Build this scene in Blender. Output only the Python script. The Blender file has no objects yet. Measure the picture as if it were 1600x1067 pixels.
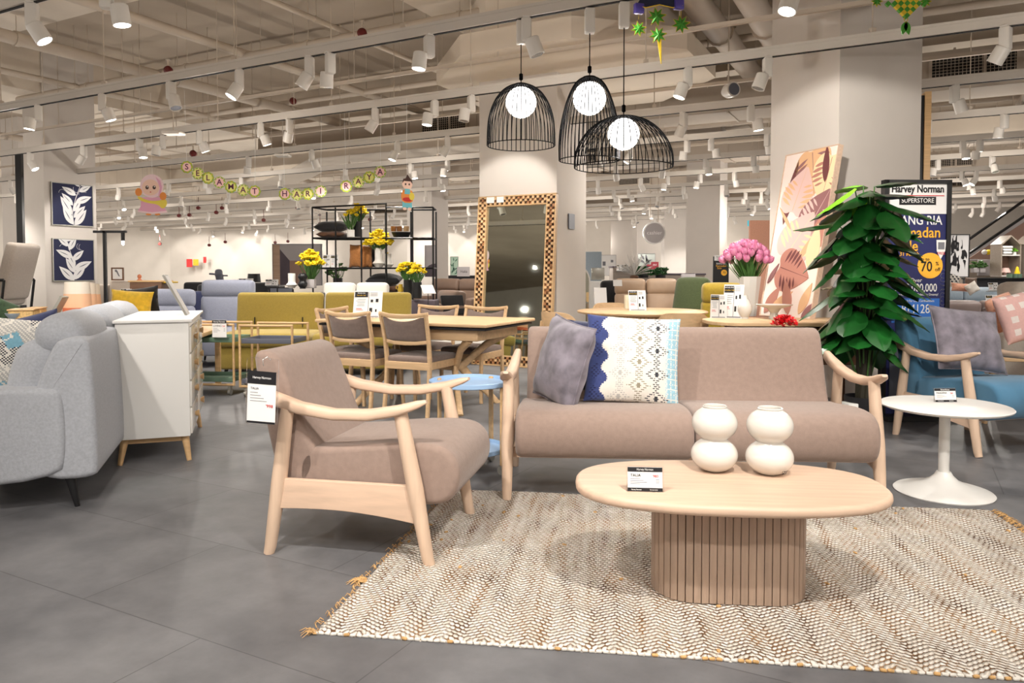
import bpy, bmesh, math, random
from math import sin, cos, pi, radians as R, sqrt, floor
from mathutils import Vector, Matrix
random.seed(7)
SC = bpy.context.scene
COL = SC.collection
# ------------------------------------------------------------------ camera
F, H, PITCH, CY = 1168.0, 1.15, math.atan(42/1168), 467.0
cam = bpy.data.cameras.new('camera'); camo = bpy.data.objects.new('camera', cam); COL.objects.link(camo)
camo.location = (0, 0, H); camo.rotation_euler = (pi/2-PITCH, 0, 0)
cam.sensor_width = 36; cam.lens = F*36/1600; cam.shift_y = -(533.5-CY)/1600; cam.clip_end = 300
SC.camera = camo
def ray(px, py):
    x = (px-800)/F; u = (CY-py)/F
    return Vector((x, cos(PITCH)+u*sin(PITCH), -sin(PITCH)+u*cos(PITCH)))
def atz(px, py, z=0.0):
    r = ray(px, py); t = (z-H)/r.z
    return Vector((r.x*t, r.y*t, z))
def aty(px, py, Y):
    r = ray(px, py); t = Y/r.y
    return Vector((r.x*t, Y, H+r.z*t))
# ------------------------------------------------------------------ colours / materials
def lin(v):
    v /= 255.0
    return v/12.92 if v <= .04045 else ((v+.055)/1.055)**2.4
def C(r, g, b): return (lin(r), lin(g), lin(b), 1)
MATS = {}
def mat(name, col, rough=.6, metal=0, emit=None, es=1, trans=0, alpha=None, coat=0, noise=0, nscale=8, bump=0, bscale=300, sheen=0, stretch=None, ior=1.45, ndetail=4, col2=None):
    if name in MATS: return MATS[name]
    m = bpy.data.materials.new(name); m.use_nodes = True; nt = m.node_tree; N = nt.nodes; L = nt.links
    b = N['Principled BSDF']; b.inputs['Base Color'].default_value = col; b.inputs['Roughness'].default_value = rough
    b.inputs['Metallic'].default_value = metal; b.inputs['IOR'].default_value = ior
    if coat: b.inputs['Coat Weight'].default_value = coat; b.inputs['Coat Roughness'].default_value = .08
    if sheen: b.inputs['Sheen Weight'].default_value = sheen; b.inputs['Sheen Roughness'].default_value = .5
    if trans: b.inputs['Transmission Weight'].default_value = trans
    if emit: b.inputs['Emission Color'].default_value = emit; b.inputs['Emission Strength'].default_value = es
    if noise or bump:
        tc = N.new('ShaderNodeTexCoord'); mp = N.new('ShaderNodeMapping'); L.new(tc.outputs['Object'], mp.inputs[0])
        if stretch: mp.inputs['Scale'].default_value = stretch
    if noise:
        n = N.new('ShaderNodeTexNoise'); n.inputs['Scale'].default_value = nscale; n.inputs['Detail'].default_value = ndetail
        L.new(mp.outputs[0], n.inputs['Vector'])
        r = N.new('ShaderNodeValToRGB'); r.color_ramp.elements[0].position = .3; r.color_ramp.elements[1].position = .7
        c2 = col2 or tuple(min(1, c*(1+noise)) for c in col[:3])+(1,)
        r.color_ramp.elements[0].color = tuple(c*(1-noise) for c in col[:3])+(1,); r.color_ramp.elements[1].color = c2
        L.new(n.outputs['Fac'], r.inputs[0]); L.new(r.outputs[0], b.inputs['Base Color'])
    if bump:
        n2 = N.new('ShaderNodeTexNoise'); n2.inputs['Scale'].default_value = bscale; n2.inputs['Detail'].default_value = 2
        L.new(tc.outputs['Object'], n2.inputs['Vector'])
        bp = N.new('ShaderNodeBump'); bp.inputs['Strength'].default_value = bump; bp.inputs['Distance'].default_value = .004
        L.new(n2.outputs['Fac'], bp.inputs['Height']); L.new(bp.outputs[0], b.inputs['Normal'])
    MATS[name] = m; return m
def fabric(name, col, n=.12, ns=60, b=.35): return mat(name, col, .9, noise=n, nscale=ns, bump=b, bscale=420, sheen=.25)
def wood(name, col, n=.14, stretch=(1.2, 14, 14), ns=3, rough=.45): return mat(name, col, rough, noise=n, nscale=ns, stretch=stretch, ndetail=6)
M = {}
M['taupe'] = fabric('taupe_fabric', C(146, 125, 114), .07, 40)
M['taupe_dark'] = fabric('dining_taupe_fabric', C(122, 105, 97), .08, 40)
M['oak'] = wood('pale_oak', C(216, 186, 162), .09)
M['oakx'] = wood('pale_oak_upright', C(212, 184, 160), .09, (14, 14, 1.2))
M['oaky'] = wood('pale_oak_rail', C(214, 184, 160), .10, (14, 1.6, 14))
M['oaks'] = wood('slat_oak', C(176, 152, 134), .12, (14, 14, 1.2))
M['oak2'] = wood('warm_oak', C(205, 168, 122), .12)
M['oak3'] = wood('dining_oak', C(208, 174, 134), .12)
M['walnut'] = wood('brown_wood', C(110, 80, 60), .2)
M['white'] = mat('white_paint', C(236, 234, 230), .35)
M['ceramic'] = mat('white_ceramic', C(222, 218, 211), .22, coat=.5)
M['matt'] = mat('matt_white', C(232, 228, 222), .6)
M['black'] = mat('black_metal', C(22, 22, 24), .45)
M['blackf'] = fabric('black_fabric', C(28, 27, 30), .15)
M['wire'] = mat('black_wire', C(10, 9, 10), .85)
M['wire'].node_tree.nodes['Principled BSDF'].inputs['Specular IOR Level'].default_value = .1
M['chrome'] = mat('chrome', C(200, 200, 205), .15, 1)
M['wallp'] = mat('wall_paint', C(214, 206, 196), .8, noise=.03, nscale=2)
M['colp'] = mat('column_paint', C(216, 208, 200), .7, noise=.02, nscale=3)
M['ceil'] = mat('ceiling_paint', C(222, 209, 192), .85, noise=.05, nscale=1.5)
M['slab'] = mat('slab_paint', C(182, 167, 149), .9, noise=.10, nscale=.7)
M['pipe'] = mat('pipe_paint', C(198, 184, 168), .6)
M['duct'] = mat('duct_paint', C(188, 175, 160), .7)
M['track'] = mat('track_white', C(206, 198, 188), .4)
M['spotw'] = mat('spot_white', C(222, 216, 208), .35)
M['dark'] = mat('vent_dark', C(30, 28, 27), .8)
M['gray'] = fabric('grey_weave', C(168, 171, 178), .10, 90)
M['lav'] = fabric('lavender_grey', C(140, 144, 160), .06)
M['mustard'] = fabric('mustard_fabric', C(160, 138, 62), .07)
M['navy'] = fabric('navy_fabric', C(38, 44, 78), .15)
M['bluef'] = fabric('petrol_blue_velvet', C(74, 122, 154), .10, 6)
M['velvet'] = fabric('grey_velvet', C(122, 116, 126), .42, 11)
M['beige'] = fabric('beige_fabric', C(186, 174, 162), .06)
M['tan'] = mat('tan_leather', C(178, 152, 128), .45, noise=.08, nscale=5)
M['brownl'] = mat('brown_leather', C(120, 98, 84), .5, noise=.08, nscale=5)
M['green'] = fabric('moss_fabric', C(78, 90, 56), .12)
M['yellow'] = fabric('yellow_fabric', C(168, 142, 46), .08)
M['gold'] = fabric('gold_fabric', C(214, 176, 50), .18, 20)
M['peach'] = fabric('peach_fabric', C(226, 168, 142), .1)
M['lightblue'] = fabric('pale_blue_fabric', C(160, 174, 186), .06)
M['caramel'] = fabric('caramel_fabric', C(164, 108, 58), .15)
M['brownf'] = fabric('brown_fabric', C(92, 62, 44), .2)
M['paper'] = mat('paper_white', C(236, 234, 232), .6)
M['ink'] = mat('ink_black', C(25, 24, 28), .6)
M['inkg'] = mat('ink_grey', C(120, 120, 126), .6)
M['red'] = mat('print_red', C(205, 50, 50), .6)
M['redb'] = mat('dark_red_paint', C(96, 22, 18), .5)
M['green_leaf'] = mat('glossy_leaf', C(24, 82, 30), .30, noise=.4, nscale=6, coat=.3)
M['green_new'] = mat('young_leaf', C(120, 190, 40), .35, noise=.2, nscale=6)
M['stemg'] = mat('green_stem', C(70, 110, 50), .5)
M['stemd'] = mat('dark_stem', C(44, 40, 28), .7)
M['yellowp'] = mat('yellow_petal', C(240, 208, 26), .6, noise=.12, nscale=30)
M['pinkp'] = mat('pink_petal', C(232, 120, 172), .5, noise=.2, nscale=25, col2=C(246, 180, 206))
M['silver'] = mat('brushed_silver', C(170, 168, 160), .35, .6)
M['skyblue'] = mat('pale_blue_enamel', C(158, 190, 226), .35)
M['gtray'] = mat('green_tray', C(104, 132, 112), .4)
M['graytray'] = mat('slate_tray', C(96, 99, 110), .4)
M['glass'] = mat('clear_acrylic', (1, 1, 1, 1), .03, trans=1, ior=1.3)
M['mirror'] = mat('mirror_silver', C(222, 228, 218), .02, 1)
M['lamp'] = mat('lit_globe', C(255, 255, 255), .4, emit=(1, .97, .93, 1), es=6)
M['led'] = mat('lit_reflector', C(255, 255, 255), .3, emit=(1, .96, .9, 1), es=14)
M['off'] = mat('unlit_reflector', C(190, 188, 184), .2, .8)
M['rattan'] = mat('rattan', C(206, 170, 112), .7, noise=.3, nscale=60)
# ------------------------------------------------------------------ mesh builder
class MB:
    def __init__(s): s.v = []; s.f = []; s.m = []; s.cur = 0; s.X = None
    def _add(s, vs, fs, mi=None):
        o = len(s.v)
        if s.X is not None: vs = [s.X @ Vector(p) for p in vs]
        s.v += [tuple(p) for p in vs]
        for k, f in enumerate(fs):
            s.f.append(tuple(i+o for i in f)); s.m.append(s.cur if mi is None else mi[k])
        return s
    def box(s, c, d, rz=0, tilt=None):
        x, y, z = d[0]/2, d[1]/2, d[2]/2
        vs = [Vector((a*x, b*y, e*z)) for a in (-1, 1) for b in (-1, 1) for e in (-1, 1)]
        Mx = Matrix.Rotation(rz, 3, 'Z')
        if tilt: Mx = Mx @ Matrix.Rotation(tilt[1], 3, tilt[0])
        vs = [Mx @ p + Vector(c) for p in vs]
        return s._add(vs, [(0, 1, 3, 2), (4, 6, 7, 5), (0, 4, 5, 1), (2, 3, 7, 6), (0, 2, 6, 4), (1, 5, 7, 3)])
    def rbox(s, c, d, r=.02, n=2, puff=(0, 0, 0), rz=0, tilt=None, seg=3):
        h = [q/2 for q in d]; r = min(r, min(h)*.999)
        def ax(hh):
            L = [-hh+r*(1-cos(pi/2*k/seg)) for k in range(seg)]
            inn = [-(hh-r)+2*(hh-r)*k/(n+1) for k in range(n+2)]
            return L+inn+[-q for q in reversed(L)]
        A = [ax(q) for q in h]; Mx = Matrix.Rotation(rz, 3, 'Z')
        if tilt: Mx = Mx @ Matrix.Rotation(tilt[1], 3, tilt[0])
        for w in range(3):
            u, v = (w+1) % 3, (w+2) % 3
            for sg in (-1, 1):
                vs = []
                for a in A[u]:
                    for b in A[v]:
                        p = [0, 0, 0]; p[w] = sg*h[w]; p[u] = a; p[v] = b
                        q = [max(-h[i]+r, min(h[i]-r, p[i])) for i in range(3)]
                        dd = Vector([p[i]-q[i] for i in range(3)])
                        if dd.length > 1e-9: dd.normalize()
                        P = Vector(q)+dd*r
                        T = [P[i]/h[i] for i in range(3)]
                        for k in range(3):
                            if puff[k]: P[k] += T[k]**3*puff[k]*max(0, 1-T[(k+1) % 3]**2)**.6*max(0, 1-T[(k+2) % 3]**2)**.6
                        vs.append(Mx @ P + Vector(c))
                nb = len(A[v]); fs = []
                for i in range(len(A[u])-1):
                    for j in range(nb-1):
                        q = (i*nb+j, (i+1)*nb+j, (i+1)*nb+j+1, i*nb+j+1)
                        fs.append(q if sg > 0 else q[::-1])
                s._add(vs, fs)
        return s
    def tube(s, pts, r, n=8, cap=True, flat=1.0):
        pts = [Vector(p) for p in pts]
        rs = r if isinstance(r, (list, tuple)) else [r]*len(pts)
        vs = []; up = None
        for i, p in enumerate(pts):
            t = (pts[min(i+1, len(pts)-1)]-pts[max(i-1, 0)])
            if t.length < 1e-9: t = Vector((0, 0, 1))
            t.normalize()
            if up is None:
                up = Vector((0, 0, 1)) if abs(t.z) < .9 else Vector((1, 0, 0))
            a = t.cross(up)
            if a.length < 1e-6: a = t.cross(Vector((0, 1, .1)))
            a.normalize(); b = a.cross(t).normalized(); up = b
            for k in range(n):
                th = 2*pi*k/n
                vs.append(p+(a*cos(th)+b*sin(th)*flat)*rs[i])
        fs = []
        for i in range(len(pts)-1):
            for k in range(n):
                fs.append((i*n+k, i*n+(k+1) % n, (i+1)*n+(k+1) % n, (i+1)*n+k))
        if cap: fs += [tuple(range(n))[::-1], tuple((len(pts)-1)*n+k for k in range(n))]
        return s._add(vs, fs)
    def sweep(s, pts, ws, hs, n=16, pw=4, up=(0, 0, 1)):
        pts = [Vector(p) for p in pts]; vs = []
        for i, p in enumerate(pts):
            t = (pts[min(i+1, len(pts)-1)]-pts[max(i-1, 0)]).normalized()
            a = t.cross(Vector(up)).normalized(); b = a.cross(t).normalized()
            for k in range(n):
                th = 2*pi*k/n; cx, sx = cos(th), sin(th)
                vs.append(p+a*(abs(cx)**(2/pw)*(1 if cx > 0 else -1)*ws[i]/2)+b*(abs(sx)**(2/pw)*(1 if sx > 0 else -1)*hs[i]/2))
        fs = []
        for i in range(len(pts)-1):
            for k in range(n):
                fs.append((i*n+k, i*n+(k+1) % n, (i+1)*n+(k+1) % n, (i+1)*n+k))
        fs += [tuple(range(n))[::-1], tuple((len(pts)-1)*n+k for k in range(n))]
        return s._add(vs, fs)
    def lathe(s, prof, c=(0, 0, 0), n=32, sx=1, sy=1):
        vs = []; fs = []; m = len(prof)
        for k in range(n):
            th = 2*pi*k/n
            for r, z in prof: vs.append((c[0]+r*cos(th)*sx, c[1]+r*sin(th)*sy, c[2]+z))
        for k in range(n):
            for i in range(m-1):
                a, b = k*m+i, ((k+1) % n)*m+i
                q = (a, b, b+1, a+1)
                fs.append(q)
        if prof[0][0] > 1e-6: fs.append(tuple(k*m for k in range(n))[::-1])
        if prof[-1][0] > 1e-6: fs.append(tuple(k*m+m-1 for k in range(n)))
        return s._add(vs, fs)
    def openlathe(s, prof, c=(0, 0, 0), n=32):
        vs = []; fs = []; m = len(prof)
        for k in range(n):
            th = 2*pi*k/n
            for r, z in prof: vs.append((c[0]+r*cos(th), c[1]+r*sin(th), c[2]+z))
        for k in range(n):
            for i in range(m-1):
                a, b = k*m+i, ((k+1) % n)*m+i
                fs.append((a, b, b+1, a+1))
        return s._add(vs, fs)
    def prism(s, out, z0, z1, plane='xy', r=0):
        # outline polygon extruded; plane 'xy' along z, 'xz' along y, 'yz' along x
        def P(a, b, t): return (a, b, t) if plane == 'xy' else ((a, t, b) if plane == 'xz' else (t, a, b))
        n = len(out)
        def inset(d):
            if d == 0: return out
            res = []
            ar = sum(out[i][0]*out[(i+1) % n][1]-out[(i+1) % n][0]*out[i][1] for i in range(n))
            sg = 1 if ar > 0 else -1
            for i in range(n):
                a, b, c_ = out[i-1], out[i], out[(i+1) % n]
                e1 = Vector((b[0]-a[0], b[1]-a[1])); e2 = Vector((c_[0]-b[0], c_[1]-b[1]))
                if e1.length < 1e-9 or e2.length < 1e-9: res.append(b); continue
                e1.normalize(); e2.normalize()
                nn = Vector((-e1.y-e2.y, e1.x+e2.x))
                if nn.length < 1e-6: res.append(b); continue
                nn.normalize(); k = max(.4, nn.dot(Vector((-e1.y, e1.x))))
                res.append((b[0]+nn.x*d*sg/k, b[1]+nn.y*d*sg/k))
            return res
        if r:
            seg = 5; lay = []
            for k in range(seg+1):
                t = pi/2*k/seg; lay.append((inset(r*(1-sin(t))), z0+r*(1-cos(t))))
            for k in range(seg, -1, -1):
                t = pi/2*k/seg; lay.append((inset(r*(1-sin(t))), z1-r*(1-cos(t))))
        else: lay = [(out, z0), (out, z1)]
        vs = [P(a, b, z) for o, z in lay for a, b in o]; fs = []
        for l in range(len(lay)-1):
            for i in range(n):
                j = (i+1) % n
                fs.append((l*n+i, l*n+j, (l+1)*n+j, (l+1)*n+i))
        fs.append(tuple(range(n))[::-1]); fs.append(tuple((len(lay)-1)*n+i for i in range(n)))
        return s._add(vs, fs)
    def build(s, name, m, parent=None, label=None, sharp=38, fix=True, mod=None):
        me = bpy.data.meshes.new(name); me.from_pydata(s.v, [], s.f)
        ms = m if isinstance(m, (list, tuple)) else [m]
        for q in ms: me.materials.append(M[q] if isinstance(q, str) else q)
        if len(ms) > 1: me.polygons.foreach_set('material_index', s.m)
        if fix:
            bm = bmesh.new(); bm.from_mesh(me); bmesh.ops.remove_doubles(bm, verts=bm.verts, dist=1e-5)
            bmesh.ops.recalc_face_normals(bm, faces=bm.faces); bm.to_mesh(me); bm.free()
        me.shade_smooth()
        me.set_sharp_from_angle(angle=R(sharp))
        o = bpy.data.objects.new(name, me); COL.objects.link(o)
        if parent: o.parent = parent
        if label: o['label'] = label
        return o
def tag(o, label, cat, group=None, kind=None):
    if label: o['label'] = label
    if cat: o['category'] = cat
    if group: o['group'] = group
    if kind: o['kind'] = kind
    return o
def thing(name, label, cat, loc=(0, 0, 0), rz=0, group=None, rot=None):
    o = bpy.data.objects.new(name, None); COL.objects.link(o); o.location = loc
    o.rotation_euler = rot if rot else (0, 0, rz); o.empty_display_size = .1
    return tag(o, label, cat, group)
def single(mb, name, m, label, cat, loc=(0, 0, 0), rz=0, group=None, **k):
    o = mb.build(name, m, **k); o.location = loc; o.rotation_euler = (0, 0, rz)
    return tag(o, label, cat, group)
def struct(name, mb, m):
    o = mb.build(name, m); o['kind'] = 'structure'; return o
KIDS = {}
def dup(o, loc=None, rz=None, label=None, group=None, parent=None, rot=None, scale=None):
    c = o.copy(); COL.objects.link(c)
    if parent: c.parent = parent
    if loc is not None: c.location = loc
    if rz is not None: c.rotation_euler = (0, 0, rz)
    if rot is not None: c.rotation_euler = rot
    if scale is not None: c.scale = (scale,)*3 if not isinstance(scale, tuple) else scale
    if label: c['label'] = label
    if group: c['group'] = group
    if o not in KIDS: KIDS[o] = list(o.children)
    for ch in KIDS[o]: dup(ch, parent=c)
    return c
def text(s, size, loc, m, parent, rot=(pi/2, 0, 0), name='lettering', off=0, ext=.0006, align='CENTER', sx=1, sp=1, shear=0):
    cu = bpy.data.curves.new(name, 'FONT'); cu.body = s; cu.size = size; cu.align_x = align; cu.align_y = 'CENTER'
    cu.extrude = ext; cu.offset = off; cu.space_character = sp; cu.resolution_u = 3; cu.shear = shear
    cu.materials.append(M[m] if isinstance(m, str) else m)
    tmp = bpy.data.objects.new(name, cu); COL.objects.link(tmp); bpy.context.view_layer.update()
    me = bpy.data.meshes.new_from_object(tmp.evaluated_get(bpy.context.evaluated_depsgraph_get())); bpy.data.objects.remove(tmp)
    if not me.materials: me.materials.append(M[m] if isinstance(m, str) else m)
    me.name = name
    o = bpy.data.objects.new(name, me); COL.objects.link(o); o.parent = parent; o.location = loc; o.rotation_euler = rot
    o.scale = (sx, 1, 1)
    return o
def arc(cx, cy, r, a0, a1, n): return [(cx+r*cos(a0+(a1-a0)*k/n), cy+r*sin(a0+(a1-a0)*k/n)) for k in range(n+1)]
def rrect(w, h, r, n=5, cx=0, cy=0):
    o = []
    for sx, sy, a in ((1, 1, 0), (-1, 1, pi/2), (-1, -1, pi), (1, -1, 1.5*pi)):
        o += arc(cx+sx*(w/2-r), cy+sy*(h/2-r), r, a, a+pi/2, n)
    return o
def smooth_poly(pts, it=2, closed=True):
    for _ in range(it):
        q = []; n = len(pts)
        for i in range(n if closed else n-1):
            a, b = pts[i], pts[(i+1) % n]
            q.append(tuple(.75*a[k]+.25*b[k] for k in range(len(a)))); q.append(tuple(.25*a[k]+.75*b[k] for k in range(len(a))))
        if not closed: q = [pts[0]]+q+[pts[-1]]
        pts = q
    return pts
def leaf2(L, W, n=8, tip=1.0):
    """leaf outline from (0,0) to (L,0)"""
    up = [(L*k/n, W/2*sin(pi*(k/n)**.8)) for k in range(n+1)]
    return up+[(x, -y) for x, y in reversed(up[1:-1])]
def xform(pts, ang, cx, cy): return [(cx+x*cos(ang)-y*sin(ang), cy+x*sin(ang)+y*cos(ang)) for x, y in pts]
# building grid directions (the ceiling grid runs 28 degrees off the view)
GA = R(28); E1 = Vector((-cos(GA), sin(GA), 0)); E2 = Vector((sin(GA), cos(GA), 0))
RG = -GA     # rotz that turns local x onto -E1 and local y onto E2
def grid(a, c, z=0): 
    p = E1*a+E2*c; return Vector((p.x, p.y, z))
def trk(px, c, z=3.0):
    """point on the line P.E2=c seen in column px"""
    k = (px-800)/F; d = c/(k*E2.x+E2.y)
    return Vector((k*d, d, z))
# ================================================================== SETTING
def floor_mat():
    m = bpy.data.materials.new('grey_stone_tile'); m.use_nodes = True; nt = m.node_tree; N = nt.nodes; L = nt.links; b = N['Principled BSDF']
    tc = N.new('ShaderNodeTexCoord'); mp = N.new('ShaderNodeMapping'); mp.inputs['Rotation'].default_value = (0, 0, GA)
    mp.inputs['Location'].default_value = (.15, .22, 0)
    L.new(tc.outputs['Object'], mp.inputs[0])
    br = N.new('ShaderNodeTexBrick'); br.inputs['Scale'].default_value = 1; br.inputs['Brick Width'].default_value = 1.2; br.inputs['Row Height'].default_value = .6
    br.inputs['Mortar Size'].default_value = .0022; br.offset = .5; br.inputs['Color1'].default_value = (.9, .9, .9, 1); br.inputs['Color2'].default_value = (1.05, 1.05, 1.05, 1)
    br.inputs['Mortar'].default_value = (.5, .5, .5, 1)
    L.new(mp.outputs[0], br.inputs[0])
    n1 = N.new('ShaderNodeTexNoise'); n1.inputs['Scale'].default_value = 2.2; n1.inputs['Detail'].default_value = 10; n1.inputs['Roughness'].default_value = .62
    L.new(mp.outputs[0], n1.inputs['Vector'])
    r = N.new('ShaderNodeValToRGB'); r.color_ramp.elements[0].position = .3; r.color_ramp.elements[1].position = .72
    r.color_ramp.elements[0].color = C(82, 82, 85); r.color_ramp.elements[1].color = C(128, 127, 129)
    L.new(n1.outputs['Fac'], r.inputs[0])
    mx = N.new('ShaderNodeMix'); mx.data_type = 'RGBA'; mx.blend_type = 'MULTIPLY'; mx.inputs[0].default_value = 1
    L.new(r.outputs[0], mx.inputs[6]); L.new(br.outputs['Color'], mx.inputs[7]); L.new(mx.outputs[2], b.inputs['Base Color'])
    rr = N.new('ShaderNodeMapRange'); rr.inputs[3].default_value = .38; rr.inputs[4].default_value = .58
    L.new(n1.outputs['Fac'], rr.inputs[0]); L.new(rr.outputs[0], b.inputs['Roughness'])
    return m
mb = MB(); mb.box((5, 22, -.1), (90, 70, .2)); struct('floor', mb, floor_mat())
mb = MB(); mb.box((5, 22, 5.35), (90, 70, .3)); struct('ceiling', mb, 'slab')
# concrete beams in both grid directions
def gbox(mb, a0, a1, c0, c1, z0, z1):
    p = grid((a0+a1)/2, (c0+c1)/2, (z0+z1)/2); mb.box(p, (abs(a1-a0), abs(c1-c0), z1-z0), rz=RG)
k = 0
for c0, c1 in ((1.2, 2.4), (4.0, 6.0), (12.6, 14.2), (20, 22), (30, 32)):
    mb = MB(); gbox(mb, -30, 40, c0, c1, 4.45, 5.2); struct('beam', mb, 'ceil')
for a0, a1 in ((-13, -10.6), (3.2, 5.4), (13.9, 16.1), (26, 28.2)):
    mb = MB(); gbox(mb, a0, a1, -6, 42, 4.38, 5.2); struct('beam', mb, 'ceil')
# far walls
def wall(name, a, b, m='wallp', z1=5.2, t=.2, z0=0):
    a = Vector(a); b = Vector(b); d = b-a; mb = MB()
    mb.box(((a.x+b.x)/2, (a.y+b.y)/2, (z0+z1)/2), (d.length, t, z1-z0), rz=math.atan2(d.y, d.x)); return struct(name, mb, m)
wall('wall_back', (-15.6, 34.2), (48, 31)); wall('wall_left', (-15.6, 34.2), (-34, 22)); wall('wall_far_left', (-34, 22), (-34, -5))
wall('wall_front', (48, -9), (-34, -9)); wall('wall_right', (48, 31), (48, -10))
# columns
def column(name, P, dx, w, dy, l, z1=5.2):
    dx = Vector(dx).normalized(); dy = Vector(dy).normalized(); P = Vector(P)
    pts = [P, P+dx*w, P+dx*w+dy*l, P+dy*l]
    mb = MB(); mb.prism([(p.x, p.y) for p in pts], 0, z1); return struct(name, mb, 'colp')
CC = Vector((.54, 9.05)); E1v = Vector((E1.x, E1.y)); E2v = Vector((E2.x, E2.y))
column('column', CC, E1v, 1.08, E2v, .92)
A19 = R(19.3); D1 = Vector((-sin(A19), cos(A19))); D2 = Vector((cos(A19), sin(A19)))
RC = Vector((.434*6.75, 6.75)); column('column', RC, D1, .93, D2, .96)
LC = Vector((-728/F*13.6, 13.6)); column('column', LC, E1v, .62, E2v, .98)
for px, d, w in ((1092, 17, .75), (1010, 27, .9), (655, 19, .75), (1055, 24, .9), (25, 20, .8), (968, 30, .9)):
    column('column', ((px-800)/F*d-w/2*.8, d), E1v*-1, w, E2v, w)
# bulkhead around the middle column
mb = MB(); ctr = CC+E1v*.54+E2v*.45; o = []
for k in range(8):
    th = pi/8+k*pi/4+GA*-1; rr = 1.75
    o.append((ctr.x+.5+rr*cos(th), ctr.y-.2+rr*sin(th)))
mb.prism(o, 3.55, 3.78); struct('ceiling_bulkhead', mb, 'ceil')
mb = MB(); mb.prism([(ctr.x+.5+(x-ctr.x-.5)*.8, ctr.y-.2+(y-ctr.y+.2)*.8) for x, y in o], 3.78, 4.4); struct('ceiling_bulkhead', mb, 'ceil')
# side bulkhead in the left aisle (white soffit with a slanted end)
mb = MB(); mb.X = Matrix.Rotation(RG, 4, 'Z'); mb.prism([(-6.0, 3.32), (-6.0, 3.6), (-13.5, 3.6), (-13.5, 2.98), (-11.4, 2.98), (-10.9, 3.08), (-10.2, 3.32)], 10.9, 11.7, 'xz'); struct('ceiling_bulkhead', mb, 'ceil')
mb = MB(); gbox(mb, -3, 2, 13.9, 14.7, 3.3, 3.6); struct('ceiling_bulkhead', mb, 'ceil')
# ------------------------------------------------------------------ ducts with vents
VENTS = []
names_c = [(11.8, -14, 12.5), (16.5, -16, 14), (21.5, -20, 18), (26.5, -22, 20)]
for i, (c, a0, a1) in enumerate(names_c):
    mb = MB(); gbox(mb, a0, a1, c, c+.8, 3.62, 4.15)
    for k in range(int((a1-a0)/1.5)):
        gbox(mb, a0+k*1.5, a0+k*1.5+.03, c-.015, c+.815, 3.6, 4.17)
    t = thing('air_duct', ['cream rectangular air duct nearest the front of the shop', 'cream rectangular air duct second from the front', 'cream rectangular air duct third from the front', 'cream rectangular air duct farthest back under the slab'][i], 'duct')
    mb.build('duct_body', 'duct', t)
    def vent(px, w=1.0, h=.3, y=None):
        p = trk(px, c-.02, 3.9); g = MB(); g.X = Matrix.Translation(p) @ Matrix.Rotation(RG, 4, 'Z')
        g.cur = 0; g.box((0, .0, 0), (w, .02, h)); g.cur = 1
        for s_ in (-1, 1):
            g.box((0, -.01, s_*h/2), (w+.06, .04, .035)); g.box((s_*w/2, -.01, 0), (.035, .04, h))
        for q in range(int(w/.045)): g.box((-w/2+.02+q*.045, -.02, 0), (.006, .01, h))
        for q in range(int(h/.04)): g.box((0, -.018, -h/2+q*.04), (w, .01, .005))
        g.box((w*.13, -.03, 0), (.03, .02, h))
        v = g.build('vent_grille', ['dark', 'duct'], t)
    vs = [[695, 1513], [355, 900, 1492], [650, 990, 1480, 1260], [600, 1080, 1365, 1482]][i]
    for px in vs: vent(px, 1.0 if i < 3 else 1.2)
# ------------------------------------------------------------------ pipes under the slab
def pipe(a0, c0, a1, c1, z, r, label, n=12, group=None):
    p, q = grid(a0, c0, z), grid(a1, c1, z); m_ = MB(); m_.tube([p, q], r, n)
    for k in range(int((q-p).length/2.4)):
        w = p+(q-p).normalized()*(1.2+k*2.4); m_.tube([w-(q-p).normalized()*.03, w+(q-p).normalized()*.03], r*1.18, n)
        m_.tube([w, w+Vector((0, 0, 5.2-z))], .006, 5)
    return single(m_, 'pipe', 'pipe', label, 'pipe', group=group)
for k, a in enumerate((3.75, 3.2, 2.6, 2.05)):
    pipe(a-1.6, 6, a-1.6, 13.4, 4.15, .15, 'thick cream pipe of a side by side run, %s' % ['nearest the middle column', 'second from the middle column', 'third from the middle column', 'farthest from the middle column'][k])
PL = [(8.4, 2, 8.4, 24, 4.25, .06, 'slim cream pipe running back over the armchair'), (10.2, 2, 10.2, 24, 4.15, .085, 'stout cream pipe running back over the side aisle'),
      (6.6, 6, 6.6, 20, 4.3, .035, 'thin conduit running back beside the garland'), (12.2, 4, 12.2, 24, 4.2, .05, 'slim pipe running back near the column with two pictures'),
      (-6, 7.7, 14, 7.7, 4.2, .06, 'cream sprinkler pipe crossing over the pendant lamps'), (-8, 10.3, 16, 10.3, 4.25, .05, 'cream sprinkler pipe crossing before the first duct'),
      (-10, 15.2, 16, 15.2, 4.1, .06, 'sprinkler pipe crossing between first and second ducts'), (-10, 19.2, 18, 19.2, 4.1, .06, 'sprinkler pipe crossing between second and third ducts'),
      (-12, 24.2, 20, 24.2, 4.1, .07, 'sprinkler pipe crossing between third and last ducts'), (-1.6, 3, -1.6, 16, 4.0, .06, 'cream pipe running back over the tall plant'),
      (-3.2, 3, -3.2, 18, 4.1, .04, 'thin pipe running back over the blue armchair'), (18, 6, 18, 26, 4.2, .07, 'cream pipe running back by the side wall'),
      (1.0, 14.5, 1.0, 28, 3.9, .07, 'cream pipe running back over the round dining table'), (6, 14.5, 6, 28, 4.0, .06, 'cream pipe running back over the black shelf'),
      (-5, 14.5, -5, 30, 4.0, .07, 'cream pipe running back over the pale blue sofa')]
for q in PL: pipe(*q)
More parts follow.
